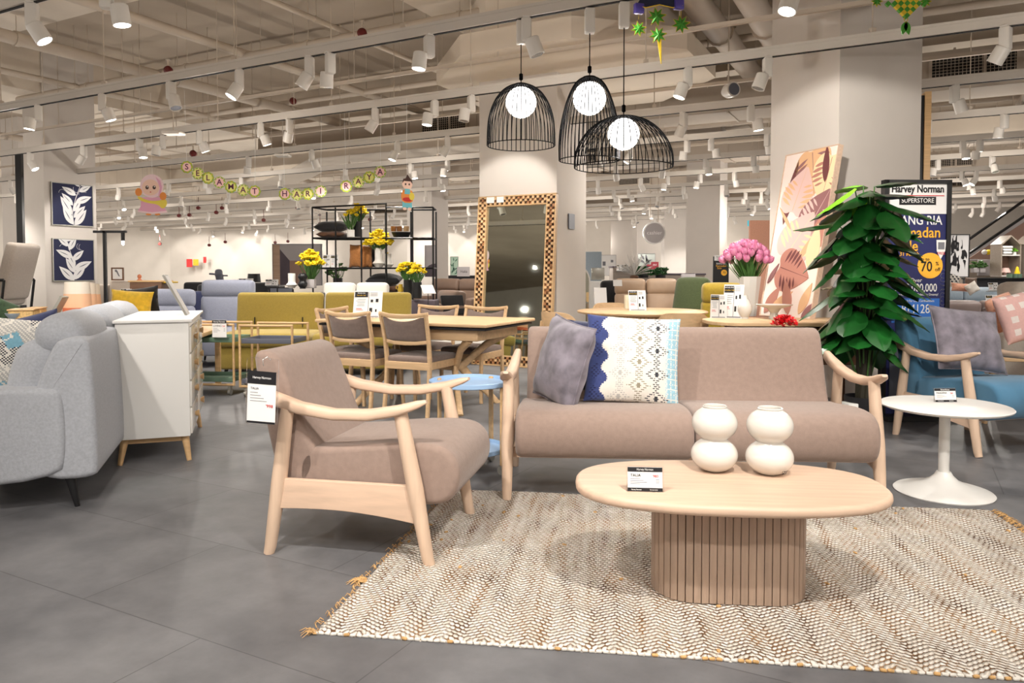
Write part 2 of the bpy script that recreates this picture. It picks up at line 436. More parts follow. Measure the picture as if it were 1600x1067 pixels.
# cable tray / cross struts
for k, c in enumerate((7.2, 9.6, 14.3, 17.7, 19.9, 23.1, 25.2)):
    m_ = MB(); gbox(m_, -9-k, 20+k, c-.02, c+.02, 3.45+.05*(k % 3), 3.49+.05*(k % 3)); 
    for j in range(-8, 20, 2): m_.tube([grid(j+.3*k, c, 3.48), grid(j+.3*k, c, 5.2)], .006, 5)
    single(m_, 'cable_conduit', 'pipe', 'slim hanging strut between the light tracks, %s from the front' % ['first', 'second', 'third', 'fourth', 'fifth', 'sixth', 'seventh'][k], 'conduit')
# ------------------------------------------------------------------ light tracks
TC = [3.05+1.87*k for k in range(13)]
ordn = ['nearest', 'second', 'third', 'fourth', 'fifth', 'sixth', 'seventh', 'eighth', 'ninth', 'tenth', 'eleventh', 'twelfth', 'thirteenth']
for k, c in enumerate(TC):
    m_ = MB(); a0, a1 = -9-1.4*k, 12+2.1*k
    gbox(m_, a0, a1, c-.03, c+.03, 3.0, 3.075); gbox(m_, a0, a1, c-.036, c+.036, 3.062, 3.085)
    t = thing('lighting_track', 'long white light track hanging under the ceiling, %s%s' % (ordn[k], '' if k == 0 else ' counted from the front'), 'track')
    m_.build('track_rail', 'track', t)
    m_ = MB(); gbox(m_, a0, a1, c-.012, c+.012, 2.994, 3.001); m_.build('track_slot', 'dark', t)
    if k < 9:
        m_ = MB(); m_.tube([(0, 0, 0), (0, 0, 2.1)], .006, 5); m_.box((0, 0, .02), (.04, .05, .05)); h0 = None
        for j in range(int((a1-a0)/1.9)):
            p = grid(a0+.7+j*1.9, c, 3.08)
            if p.y < .8 or abs(p.x)/p.y > .8: continue
            if h0 is None: h0 = m_.build('hanger_rod', 'pipe', t); h0.location = p
            else: q_ = h0.copy(); COL.objects.link(q_); q_.parent = t; q_.location = p
# ------------------------------------------------------------------ spotlights
def spot_proto(lit, tilt=-30, off=.03):
    t = thing('spotlight', 'x', 'spotlight')
    m_ = MB(); m_.rbox((0, 0, -.085), (.075, .075, .17), .012, 0, seg=2); m_.box((0, 0, .002), (.05, .09, .012)); m_.build('driver_box', 'spotw', t)
    X = Matrix.Translation((off, 0, -.165)) @ Matrix.Rotation(R(tilt), 4, 'Y')
    m_ = MB(); m_.X = X; m_.lathe([(.0, .025), (.05, .025), (.055, .02), (.057, -.105), (.051, -.105), (.049, -.08)], n=20)
    hd = m_.build('lamp_head', 'spotw', t)
    m_ = MB(); m_.X = X; m_.lathe([(.049, -.102), (.034, -.085), (.014, -.075), (0, -.073)], n=16); m_.build('reflector', 'led' if lit else 'off', hd)
    return t
SP = {(l_, k_): spot_proto(l_, *((-32, .02), (-8, .075), (-20, .045))[k_]) for l_ in (True, False) for k_ in range(3)}
FIRST = {q: True for q in SP}; SCNT = [0]
def spotlight(p, az, lit, label, group=None, s=1.0):
    SCNT[0] += 1; key = (lit, (SCNT[0]*7//2) % 3); lit = key
    if FIRST[lit]:
        o = SP[lit]; FIRST[lit] = False; KIDS[o] = list(o.children)
        for c_ in o.children: KIDS[c_] = list(c_.children)
        o.location = p; o.rotation_euler = (0, 0, az); o['label'] = label
        if group: o['group'] = group
        o.scale = (s, s, s); return o
    return dup(SP[lit], loc=p, rz=az, label=label, group=group, scale=s)
NEAR = [(0, [(60, 1), (175, 1)]), (1, [(66, 1), (165, 1), (272, 0), (378, 1), (487, 0), (519, 0), (672, 1), (1238, 1), (822, 0)]),
        (2, [(52, 1), (135, 0), (222, 1), (258, 0), (315, 0), (410, 1), (455, 0), (588, 0), (680, 1), (737, 0), (1072, 1), (1195, 0), (1562, 0)]),
        (3, [(20, 0), (391, 0), (489, 0), (622, 1), (700, 0), (1066, 0), (1170, 1), (1485, 0), (1330, 0), (300, 0)])]
poss = ['over the left-hand sofa', 'over the white cabinet']
LITPOS = []
words = ['first', 'second', 'third', 'fourth', 'fifth', 'sixth', 'seventh', 'eighth', 'ninth', 'tenth', 'eleventh', 'twelfth', 'thirteenth']
rs = random.Random(3)
for k, L_ in NEAR:
    L_ = sorted(L_)
    for j, (px, lit) in enumerate(L_):
        p = trk(px, TC[k]); p.z = 2.995
        az = rs.choice([0, 0.5, -.6, pi, pi+.5, 2.2])
        if k == 0: az = 0.2
        spotlight(p, az, bool(lit), '%s white spotlight on the %s light track, %s from its left end' % ('lit' if lit else 'unlit', ordn[k], words[j]))
        if lit: LITPOS.append(p.copy())
for k in range(4, 13):
    n = 19+k; lab = 'small white spotlight far back on the %s light track' % ordn[k]
    for j in range(n):
        px = 20+(j+rs.random()*.8)*1560/n
        lit = rs.random() < .38
        p = trk(px, TC[k]); p.z = 2.995
        spotlight(p, rs.random()*2*pi, lit, ('glowing ' if lit else 'unlit ')+lab, group='%s spotlights on the %s light track' % ('glowing' if lit else 'unlit', ordn[k]), s=.95)
# ------------------------------------------------------------------ red sprinkler bells, speakers, detectors
SB = None
def bell(px, py, Y, where):
    global SB
    p = aty(px, py, Y)
    lab = 'dark red round fire bell %s' % where
    if SB is None:
        t = thing('fire_bell', lab, 'alarm bell', p)
        m_ = MB(); m_.tube([(0, .03, 0), (0, -.02, 0), (0, -.05, 0)], [.055, .06, .03], 16); m_.build('bell_dome', 'redb', t)
        m_ = MB(); m_.tube([(0, 0, .05), (0, 0, .14)], .012, 6); m_.lathe([(.035, .14), (.035, .15)], n=12); m_.build('mounting_stem', 'pipe', t)
        SB = t
    else: dup(SB, loc=p, label=lab)
for q in ((263, 110, 10.4, 'above the first track between two hanging rods'), (566, 52, 9.2, 'highest under the slab near the pendants'), (458, 158, 13, 'above the garland on the sprinkler pipe'),
          (1146, 60, 10, 'near the bundle of thick pipes'), (302, 240, 13, 'just above the green letter garland')): bell(*q)
SB2 = None
for k, (px, py) in enumerate([(310, 325), (347, 325), (338, 332), (280, 337), (296, 336), (465, 325), (578, 343), (643, 342), (250, 381), (327, 383), (352, 378), (430, 379), (450, 377), (412, 344), (500, 350)]):
    p = aty(px, py, 21 if py < 360 else 26)
    if SB2 is None:
        m_ = MB(); m_.tube([(0, .04, 0), (0, -.04, 0)], .05, 10); m_.tube([(0, 0, .05), (0, 0, .3)], .008, 5)
        SB2 = single(m_, 'fire_bell', 'redb', 'small dark red bell far back under the pipes', 'alarm bell', p, group='red bells far back under the pipes')
    else: dup(SB2, loc=p)
t = thing('ceiling_speaker', 'round white loudspeaker hanging near the thick pipes', 'speaker', aty(1142, 141, 8.6), rz=.3)
m_ = MB(); m_.tube([(0, .12, 0), (0, .06, 0), (0, -.06, 0)], [.05, .08, .085], 20); m_.build('housing', 'spotw', t)
m_ = MB(); m_.tube([(0, -.06, 0), (0, -.066, 0)], .068, 20); m_.build('speaker_grille', M['graytray'], t)
m_ = MB(); m_.tube([(0, .05, .06), (0, .05, 1.2)], .008, 6); m_.build('hanging_rod', 'pipe', t)
for px, py, Y, lab in ((1018, 208, 12, 'lamp'),): pass
# hanging access point and smoke detectors
for px, py, Y, lab in ((271, 208, 8.1, 'white wireless router hanging under the second light track'), (442, 243, 10.4, 'white box with a red dot on the fourth light track')):
    t = thing('wireless_router', lab, 'router', aty(px, py, Y))
    m_ = MB(); m_.rbox((0, 0, 0), (.2, .16, .035), .015); m_.build('housing', 'spotw', t)
    m_ = MB(); m_.tube([(0, 0, .018), (0, 0, .4)], .005, 6); m_.build('cable', 'pipe', t)
# ================================================================== SEATING WITH BENT WOODEN ARMS
def talia(name, label, cat, loc, rz, W, nseat, cloth, back_h=.83, group=None):
    """front faces local -y; W = spacing of the legs left to right"""
    t = thing(name, label, cat, loc, rz, group)
    hx = W/2
    for s in (-1, 1):
        x = s*hx
        # front and rear leg, each leaning
        m_ = MB(); m_.tube([(x, -.345, 0), (x, -.335, .03), (x*1, -.285, .30), (x, -.225, .605)], [.021, .024, .033, .027], 18); m_.build('leg', 'oakx', t)
        m_ = MB(); m_.tube([(x, .345, 0), (x, .337, .03), (x, .295, .30), (x, .255, .60)], [.021, .024, .032, .026], 18); m_.build('leg', 'oakx', t)
        # bent armrest rising at the tip
        ys = [.40, .33, .20, .05, -.10, -.22, -.30, -.335]
        zs = [.668, .640, .604, .584, .588, .610, .636, .648]
        xo = [-.015, -.01, 0, .006, .010, .012, .010, .006]
        ws = [.040, .052, .060, .064, .066, .066, .052, .026]; hs = [.055, .058, .05, .046, .046, .042, .030, .014]
        P = [(x+s*xo[i], ys[i], zs[i]) for i in range(8)]
        m_ = MB(); m_.sweep(P, ws, hs, 18, 3.2); m_.build('armrest', 'oaky', t)
        # side rail with arched underside
        out = [(-.31, .315), (.31, .315), (.325, .19)]+[(.325-.655*k/12, .19+.022*sin(pi*k/12)-.03*(k/12)) for k in range(1, 12)]+[(-.335, .155)]
        m_ = MB(); m_.prism([(y, z) for y, z in out], x-.012, x+.012, 'yz', r=.003); m_.build('side_rail', 'oaky', t)
    m_ = MB(); m_.box((0, .27, .235), (W-.02, .02, .08)); m_.build('cross_rail', 'oak', t); m_ = MB(); m_.box((0, -.24, .225), (W-.02, .02, .05)); m_.build('cross_rail', 'oak', t)
    xi = hx-(.032 if nseat == 1 else .045); wseg = 2*xi/nseat
    seatp = smooth_poly([(.24, .43), (.24, .235), (.0, .225), (-.30, .222), (-.40, .235), (-.445, .29), (-.455, .37), (-.425, .44), (-.35, .475), (-.15, .468), (.08, .44)], 2)
    # back: a sloping slab
    backp = smooth_poly([(.16, .30), (.27, .24), (.33, .30), (.43, back_h-.05), (.42, back_h-.008), (.38, back_h), (.325, back_h-.02), (.295, back_h-.07), (.20, .50), (.14, .40)], 2)
    for k in range(nseat):
        x0 = -xi+k*wseg+.002; x1 = x0+wseg-.004
        m_ = MB(); m_.prism(seatp, x0, x1, 'yz', r=.028); m_.build('seat', cloth, t, sharp=60)
        x0 += .0 if k or nseat > 1 else 0
        m_ = MB(); m_.prism(backp, x0+(.03 if k == 0 and nseat > 1 else 0), x1-(.03 if k == nseat-1 and nseat > 1 else 0), 'yz', r=.026); m_.build('backrest', cloth, t, sharp=60)
    return t
talia('armchair', 'taupe fabric armchair with bent pale oak arms and a hanging price tag, beside the rug', 'armchair', (-.595, 3.262, 0), R(78.5), .63, 1, 'taupe')
talia('sofa', 'taupe two-seat sofa with bent pale oak arms behind the oval coffee table', 'sofa', (.909, 4.0, 0), R(-3.7), 1.83, 2, 'taupe')
# blue armchair : near rear leg (2.72,5.27) near front leg (2.9,4.6)
fa = Vector((.257, -.966)); sd = Vector((.966, .257))
cb = Vector((2.81, 4.935))+sd*.315
talia('armchair', 'petrol blue velvet armchair with bent oak arms beside the white round table', 'armchair', (cb.x, cb.y, 0), math.atan2(fa.x, -fa.y), .63, 1, 'bluef')
# ------------------------------------------------------------------ cushions
def pillow_grid(w, h, t, n, mfn, pinch=.06, seed=0, wr=.012):
    rr = random.Random(seed); ph = [rr.random()*6 for _ in range(6)]
    m_ = MB()
    for sg in (1, -1):
        vs = []
        for i in range(n+1):
            for j in range(n+1):
                u = -1+2*i/n; v = -1+2*j/n
                pu = 1-pinch*(1-v*v)**1.0*.9; pv = 1-pinch*(1-u*u)**1.0*.9
                th = t/2*((1-u**4)*(1-v**4))**.55*(.75+.25*(1-u*u)*(1-v*v))
                e = (1-u*u)*(1-v*v)
                th += wr*e**.3*(sin(5*u+ph[0]+2*v)*sin(4*v+ph[1])*.6+.5*sin(9*u*v+ph[2]))*(1-e)**.5
                vs.append((u*w/2*pu, -sg*max(th, 0), v*h/2*pv))
        fs = []; ms = []
        for i in range(n):
            for j in range(n):
                a = i*(n+1)+j; q = (a, a+n+1, a+n+2, a+1); fs.append(q if sg > 0 else q[::-1]); ms.append(mfn(i, j, sg))
        m_._add(vs, fs, ms)
    return m_
def cushion(label, loc, rot, w, h, t, ms, mfn=lambda i, j, s: 0, n=20, pinch=.07, seed=1, piping=None, wr=.012, cat='cushion', group=None, corner=True):
    o = thing('cushion', label, cat, loc, rot=rot, group=group)
    pillow_grid(w, h, t, n, mfn, pinch, seed, wr).build('cushion_cover', ms, o, sharp=80)
    if piping:
        P = []
        for k in range(4*10):
            q, r_ = divmod(k, 10); f = -1+2*r_/10
            u, v = [(f, -1), (1, f), (-f, 1), (-1, -f)][q]
            P.append((u*w/2*(1-pinch*.9*(1-v*v)), 0, v*h/2*(1-pinch*.9*(1-u*u))))
        P.append(P[0]); m_ = MB(); m_.tube(P, .0045, 6, cap=False); m_.build('piping', piping, o)
    return o
# geometric lace cushion: cell pattern
M['knitw'] = fabric('knit_white', C(222, 217, 208), .03); M['knitn'] = fabric('knit_navy', C(54, 66, 118), .12); M['knitd'] = fabric('knit_dark', C(52, 54, 62), .1)
M['knitg'] = fabric('knit_grey', C(146, 138, 118), .1); M['knitb'] = fabric('knit_pale_blue', C(150, 190, 206), .1); M['knits'] = fabric('knit_silver', C(178, 176, 172), .06)
M['knitnd'] = fabric('knit_navy_dark', C(26, 30, 66), .1)
NP = 88
def lace(i, j, sg):
    if sg < 0: return 0
    # i across 0..NP, j up
    edge = 16+round(3.2*sin(j*2*pi/22.0+1.5))+ (j % 2)
    if i < edge:
        k = (i+2*(j//2 % 2)) % 4
        if 3 < i < edge-3 and abs(((j+4) % 22)-11)-(6-abs(i-8)) < 3 and (i//2+j//2) % 2 == 0 and j % 2 == 0: return 6
        return 1
    def chain(c0, per, off, halfw):
        jj = (j+off) % per; dy = abs(jj-per/2); dx = abs(i-c0)
        ring = abs(dx/halfw+dy/(per*.30)-1)
        on = ring < .26 or (dy > per*.34 and dx < 3.5)
        dot = (j % 2 == 0) and ((i+(j//2)*2) % 4 < 3)
        core = (dx < 1.2 and dy < 2.6) or (dy < .8 and dx < 2.6)
        return (on and dot) or core
    if chain(66, 24, 8, 9): return 2
    if chain(49, 24, 20, 9): return 3
    if i > 74 and (j % 2 == 0) and (i+j) % 3 != 0 and abs(i-79)+abs((j % 24)-12)*.4 < 8: return 4
    if i > 73+2*sin(j*.26): return 4 if (i > 76 and (i*j) % 5) else 0
    if chain(31, 24, 8, 8): return 5
    return 0
def onsofa(px, py, Y): return aty(px, py, Y)
cushion('white lace-patterned square cushion with navy and pale blue edges standing on the taupe sofa', aty(988, 562, 3.98), (R(-14), R(3), R(-4)), .50, .47, .15, ['knitw', 'knitn', 'knitd', 'knitg', 'knitb', 'knits', 'knitnd'], lace, NP, .05, 3, wr=.006)
cushion('plain navy square cushion mostly hidden behind the lace-patterned cushion', aty(940, 556, 4.12), (R(-14), R(2), R(0)), .42, .40, .12, ['navy'], seed=5)
cushion('grey crushed velvet cushion turned edge-on against the sofa arm end', aty(880, 566, 3.98), (R(-14), R(8), R(-64)), .42, .46, .19, ['velvet'], piping='velvet', seed=4, wr=.02)
cushion('grey crushed velvet cushion leaning in the petrol blue armchair', aty(1512, 531, 4.98), (R(-22), R(6), R(8)), .50, .44, .16, ['velvet'], piping='velvet', seed=9, wr=.02)
# ================================================================== COFFEE TABLE
t = thing('coffee_table', 'oval pale oak coffee table on a slatted drum base standing on the rug', 'coffee table', (.775, 2.66, 0), R(-5.5))
out = []
for k in range(64):
    th = 2*pi*k/64; cx, sx = cos(th), sin(th); out.append((.545*abs(cx)**(2/2.5)*(1 if cx > 0 else -1), .305*abs(sx)**(2/2.5)*(1 if sx > 0 else -1)))
m_ = MB(); m_.prism(out, .363, .40, r=.016); m_.build('table_top', 'oak', t, sharp=60)
def stadium(hw, hd, n=14): return arc(hw-hd, 0, hd, -pi/2, pi/2, n)+arc(-(hw-hd), 0, hd, pi/2, 1.5*pi, n)
m_ = MB(); m_.prism(stadium(.252, .128), .012, .363)
m_.build('table_base', 'ink' if False else M['walnut'], t)
m_ = MB(); S = stadium(.262, .138, 60)
# upright slats round the base
per = []; 
for i in range(len(S)):
    a, b = Vector(S[i]), Vector(S[(i+1) % len(S)]); per.append((a, b, (b-a).length))
tot = sum(p[2] for p in per); ns = 52; sw = tot/ns
def along(u):
    u %= tot
    for a, b, l in per:
        if u <= l: return a+(b-a)*(u/l), (b-a).normalized()
        u -= l
    return per[-1][1], (per[-1][1]-per[-1][0]).normalized()
for k in range(ns):
    p, d = along((k+.5)*sw); m_.rbox((p.x, p.y, .189), (sw-.0022, .014, .352), .0015, 0, rz=math.atan2(d.y, d.x), seg=1)
m_.build('slat_cladding', 'oaks', t)
def sign_card(label, loc, rz, w, h, title, price, name='price_stand', tiltx=-12, bars=True):
    s = thing(name, label, 'price sign', loc, rot=(R(tiltx), 0, rz))
    m_ = MB(); m_.box((0, .002, h/2), (w+.008, .003, h+.008)); m_.box((0, .02, .002), (w+.008, .04, .003)); m_.build('acrylic_holder', 'glass', s)
    m_ = MB(); m_.box((0, -.0008, h/2), (w, .0012, h)); c = m_.build('card', 'paper', s)
    m_ = MB(); m_.box((0, -.0022, h*.90), (w, .001, h*.18))
    if bars: m2 = MB(); m2.box((0, -.0022, h*.08), (w, .001, h*.15)); m2.build('footer_band', 'ink', c)
    m_.build('header_band', 'ink', c)
    text('Harvey Norman', h*.13, (0, -.0032, h*.90), 'paper', c, sx=.8)
    if bars: text('Harvey Norman', h*.085, (-w*.25, -.0032, h*.08), 'paper', c, sx=.75); text('harveynorman', h*.075, (w*.25, -.0032, h*.08), 'paper', c, sx=.75)
    text(title, h*.16, (-w*.42, -.0022, h*.66), 'ink', c, align='LEFT')
    text(price, h*.15, (w*.30, -.0022, h*.63), 'red', c)
    m_ = MB()
    for k in range(4): m_.box((-w*.42+w*(.14+.05*(k % 3))/1.0, -.0018, h*(.52-.07*k)), (w*(.28+.1*(k % 3)), .0006, h*.018))
    for k in range(3): m_.box((w*.36, -.0018, h*(.5-.07*k)), (w*.1, .0006, h*.018))
    m_.build('fine_print', 'inkg', c); return s
p = atz(1008, 768, .40)
sign_card('small acrylic price stand reading TALIA on the coffee table', p, R(-5), .118, .082, 'TALIA', "'983")
# double ball vases
def ball_vase(loc, label, mark):
    t = thing('vase', label, 'vase', loc, rz=R(-3))
    r = .084
    pr = [(0, .003), (.032, 0), (.05, .008)]
    for k in range(1, 14): a = -pi/2+.75+(pi-1.35)*k/14; pr.append((r*cos(a)*1.03, .062+.066*sin(a)))
    pr += [(.048, .120), (.048, .124)]
    for k in range(1, 14): a = -pi/2+.8+(pi-1.5)*k/14; pr.append((r*cos(a), .181+.068*sin(a)))
    pr += [(.044, .240), (.046, .2455), (.043, .248), (.039, .246), (.038, .236), (.05, .2), (.03, .15), (0, .145)]
    m_ = MB(); m_.lathe(pr, n=48); m_.build('vase_body', 'ceramic', t, sharp=50)
    if mark:
        a = text('IZF', .016, (.032, -.074, .022), 'ink', t, rot=(R(70), 0, R(22)), name='maker_mark', shear=.3)
    return t
ball_vase(atz(1122, 741, .40)+Vector((0, .055, 0)), 'white double-ball ceramic vase on the coffee table, the plain one nearer the price stand', 0)
ball_vase(atz(1210, 746, .40)+Vector((0, .055, 0)), 'white double-ball ceramic vase on the coffee table with a black mark near its foot', 1)
# ================================================================== RUG
def rug_mat():
    m = bpy.data.materials.new('jute_herringbone'); m.use_nodes = True; nt = m.node_tree; N = nt.nodes; L = nt.links; b = N['Principled BSDF']; b.inputs['Roughness'].default_value = .95
    tc = N.new('ShaderNodeTexCoord'); sp = N.new('ShaderNodeSeparateXYZ'); L.new(tc.outputs['Object'], sp.inputs[0])
    def mth(op, a, b_=None, c_=None):
        n = N.new('ShaderNodeMath'); n.operation = op
        for i, q in enumerate((a, b_, c_)):
            if q is None: continue
            if isinstance(q, (int, float)): n.inputs[i].default_value = q
            else: L.new(q, n.inputs[i])
        return n.outputs[0]
    nz = N.new('ShaderNodeTexNoise'); nz.inputs['Scale'].default_value = 5; nz.inputs['Detail'].default_value = 4; L.new(tc.outputs['Object'], nz.inputs['Vector'])
    wob = mth('MULTIPLY', mth('SUBTRACT', nz.outputs['Fac'], .5), .03)
    x = mth('ADD', sp.outputs[0], wob); y = mth('ADD', sp.outputs[1], wob)
    bw = .135
    band = mth('PINGPONG', x, bw/2)                      # zigzag in x -> herringbone
    yy = mth('ADD', y, mth('MULTIPLY', band, .62))
    row = .021
    ry = mth('DIVIDE', yy, row); fr = mth('FRACT', ry); ri = mth('FLOOR', ry)
    xs = mth('ADD', mth('DIVIDE', x, .0190), mth('MULTIPLY', mth('MODULO', ri, 2), .5)); fx = mth('FRACT', xs)
    dy = mth('ABSOLUTE', mth('SUBTRACT', fr, .5)); dx = mth('ABSOLUTE', mth('SUBTRACT', fx, .5))
    d = mth('ADD', mth('MULTIPLY', dy, mth('MULTIPLY', dy, 3.2)), mth('MULTIPLY', dx, mth('MULTIPLY', dx, 2.4)))
    wn = N.new('ShaderNodeTexWhiteNoise'); wn.noise_dimensions = '3D'; cb_ = N.new('ShaderNodeCombineXYZ')
    L.new(mth('FLOOR', xs), cb_.inputs[0]); L.new(ri, cb_.inputs[1]); L.new(cb_.outputs[0], wn.inputs['Vector'])
    st = N.new('ShaderNodeTexNoise'); st.inputs['Scale'].default_value = 1; st.inputs['Detail'].default_value = 5; mp = N.new('ShaderNodeMapping'); mp.inputs['Scale'].default_value = (26, 3.2, 1)
    L.new(tc.outputs['Object'], mp.inputs[0]); L.new(mp.outputs[0], st.inputs['Vector'])
    # threshold changes from yarn to yarn so that tan gaps widen along some rows
    thr = mth('ADD', mth('MULTIPLY', st.outputs['Fac'], 1.7), mth('ADD', mth('MULTIPLY', wn.outputs['Value'], .25), -.86))
    fac = N.new('ShaderNodeMapRange'); L.new(mth('SUBTRACT', d, mth('SUBTRACT', .78, thr)), fac.inputs[0]); fac.inputs[1].default_value = -.10; fac.inputs[2].default_value = .10
    cr = N.new('ShaderNodeMix'); cr.data_type = 'RGBA'; L.new(fac.outputs[0], cr.inputs[0])
    c1 = N.new('ShaderNodeValToRGB'); c1.color_ramp.elements[0].color = C(214, 204, 190); c1.color_ramp.elements[1].color = C(238, 232, 224); L.new(wn.outputs['Value'], c1.inputs[0])
    c2 = N.new('ShaderNodeValToRGB'); c2.color_ramp.elements[0].color = C(98, 68, 46); c2.color_ramp.elements[1].color = C(168, 130, 92); L.new(nz.outputs['Fac'], c2.inputs[0])
    c2.color_ramp.elements[0].position = .35; c2.color_ramp.elements[1].position = .6
    L.new(c1.outputs[0], cr.inputs[6]); L.new(c2.outputs[0], cr.inputs[7]); L.new(cr.outputs[2], b.inputs['Base Color'])
    bp = N.new('ShaderNodeBump'); bp.inputs['Strength'].default_value = 1; bp.inputs['Distance'].default_value = .012
    L.new(mth('SUBTRACT', 1, mth('MINIMUM', d, 1)), bp.inputs['Height']); L.new(bp.outputs[0], b.inputs['Normal'])
    return m
rugm = rug_mat()
A_, B_, C_, D_ = [Vector(q) for q in ((-.626, 2.336), (2.06, 1.98), (2.30, 3.56), (-.315, 3.91))]
t = thing('woven_rug', 'cream and tan herringbone woven jute rug under the coffee table and sofa legs', 'rug', (A_.x, A_.y, 0), rz=R(-7.5))
inv = Matrix.Rotation(R(7.5), 2)
q = [inv @ (p-A_) for p in (A_, B_, C_, D_)]
nx, ny = 150, 90; vs = []; fs = []; rr = random.Random(2)
for i in range(nx+1):
    for j in range(ny+1):
        u, v = i/nx, j/ny; p = (q[0]*(1-u)+q[1]*u)*(1-v)+(q[3]*(1-u)+q[2]*u)*v
        e = 0
        if i in (0, nx): p = p+Vector(((-1 if i == 0 else 1)*.006*rr.random(), 0))
        if j in (0, ny): p = p+Vector((0, (-1 if j == 0 else 1)*.006*rr.random()*(i % 2)))
        z = .010+.0015*sin(p.x*9)*sin(p.y*7)
        if i in (0, nx) or j in (0, ny): z = .001
        vs.append((p.x, p.y, z))
for i in range(nx):
    for j in range(ny): a = i*(ny+1)+j; fs.append((a, a+ny+1, a+ny+2, a+1))
m_ = MB(); m_._add(vs, fs); m_.build('rug_weave', rugm, t, fix=False, sharp=80)
m_ = MB(); M['jute'] = mat('jute_fibre', C(196, 156, 104), .9, noise=.25, nscale=50)
def fringe(p, dr, L, n):
    for _ in range(n):
        a = math.atan2(dr.y, dr.x)+rr.uniform(-.9, .9); l = L*rr.uniform(.4, 1.2); b = a+rr.uniform(-.6, .6)
        s = p+Vector((rr.uniform(-.012, .012), rr.uniform(-.012, .012)))
        m_.tube([(s.x, s.y, .006), (s.x+cos(a)*l*.5, s.y+sin(a)*l*.5, .014), (s.x+(cos(a)+cos(b))*l*.5, s.y+(sin(a)+sin(b))*l*.5, .002)], [.0018, .0018, .0008], 4)
for k in range(60):
    v = k/60; p = q[0]*(1-v)+q[3]*v; fringe(p, Vector((-1, 0)), .022, 2)
    p = q[1]*(1-v)+q[2]*v; fringe(p, Vector((1, 0)), .05 if v > .45 else .03, 5)
fringe(q[0], Vector((-1, -.2)), .04, 14); pz = q[0]*.75+q[3]*.25; fringe(pz, Vector((-1, 0)), .05, 40)
m_.build('edge_fringe', 'jute', t)['kind'] = 'stuff'
m_ = MB()
for k in range(46):
    u, v = rr.random(), rr.random(); p = (q[0]*(1-u)+q[1]*u)*(1-v)+(q[3]*(1-u)+q[2]*u)*v
    m_.rbox((p.x, p.y, .012), (rr.uniform(.01, .022), rr.uniform(.008, .014), .008), .004, 0, rz=rr.random()*3, seg=2)
m_.build('yarn_knot', 'jute', t)['kind'] = 'stuff'
m_ = MB()
for k in range(130):
    u = k/130; p = q[0]*(1-u)+q[1]*u; m_.cur = 1 if rr.random() < .22 else 0; m_.rbox((p.x, p.y, .005), (.019, .010, .010), .0045, 0, rz=rr.uniform(-.3, .3), seg=2)
m_.build('woven_hem', ['knitw', 'jute'], t)['kind'] = 'stuff'
# ================================================================== WHITE SIDE TABLE
t = thing('side_table', 'white round pedestal side table with a trumpet base beside the rug', 'side table', (2.255, 3.87, 0))
m_ = MB(); m_.lathe([(0, .432), (.06, .432), (.285, .440), (.305, .448), (.308, .455), (.303, .460), (0, .460)], n=64); m_.build('table_top', 'white', t, sharp=50)
m_ = MB(); m_.lathe([(.026, .10), (.026, .434)], n=28); m_.build('stem', 'white', t)
m_ = MB(); m_.lathe([(0, 0), (.233, 0), (.236, .006), (.230, .012), (.19, .024), (.12, .043), (.07, .066), (.045, .09), (.034, .11), (0, .11)], n=64); m_.build('base', 'white', t, sharp=50)
sign_card('acrylic price stand on the white round side table', atz(1478, 628, .46), R(3), .115, .072, 'PASADENA', "'285")
# ================================================================== BLUE TRAY TROLLEY
t = thing('tray_table', 'round pale blue two-tier tray table with wooden legs between armchair and sofa', 'side table', (-.245, 4.32, 0), R(20))
for z, r in ((.50, .236), (.115, .21)):
    m_ = MB(); m_.lathe([(0, z), (r-.004, z), (r, z+.004), (r, z+.026), (r-.006, z+.028), (r-.010, z+.008), (0, z+.007)], n=56); m_.build('tray', 'skyblue', t)
for k in range(4):
    a = R(-52)+k*pi/2; x, y = .222*cos(a), .222*sin(a)
    m_ = MB(); m_.rbox((x, y, .285), (.03, .016, .47), .007, 0, rz=a+pi/2); lg = m_.build('leg', 'oak2', t)
    m_ = MB(); m_.tube([(x*1.03, y*1.03, .48), (x*1.06, y*1.06, .48)], .006, 10); m_.tube([(x*1.03, y*1.03, .12), (x*1.06, y*1.06, .12)], .006, 10); m_.build('bolt', 'chrome', lg)
    m_ = MB(); m_.tube([(x-.012*sin(a), y+.012*cos(a), .026), (x+.012*sin(a), y-.012*cos(a), .026)], .025, 16); m_.box((x, y, .045), (.03, .03, .02)); m_.build('caster', 'silver', lg)
# ================================================================== PRICE TAG ON THE ARMCHAIR
t = thing('price_tag', 'tall acrylic price tag reading 998 hanging from the back of the taupe armchair', 'price sign', aty(409, 612, 2.86), rot=(R(4), R(4), R(-4)))
m_ = MB(); m_.prism(rrect(.125, .262, .012), .002, .005, 'xz'); m_.build('acrylic_holder', 'glass', t)
m_ = MB(); m_.box((0, 0, -.024), (.112, .0014, .2)); c = m_.build('card', 'paper', t)
m_ = MB(); m_.box((0, -.0014, .055), (.112, .001, .05)); m_.build('header_band', 'ink', c); m_ = MB(); m_.box((0, -.0014, -.121), (.112, .001, .008)); m_.build('footer_band', 'ink', c)
text('Harvey Norman', .013, (0, -.0025, .055), 'paper', c, sx=.85); text('TALIA', .012, (-.044, -.0015, .012), 'inkg', c, align='LEFT'); text("'998", .017, (.032, -.0015, -.055), 'red', c)
m_ = MB()
for k in range(4): m_.box((-.03+.006*k, -.0012, -.004-.011*k), (.03+.012*k, .0006, .0018))
m_.build('fine_print', 'inkg', c)
m_ = MB(); m_.tube([(0, .01, .10), (0, .0, .125), (.012, .015, .135), (.02, .03, .12)], .0015, 6); m_.build('tag_string', 'paper', t)
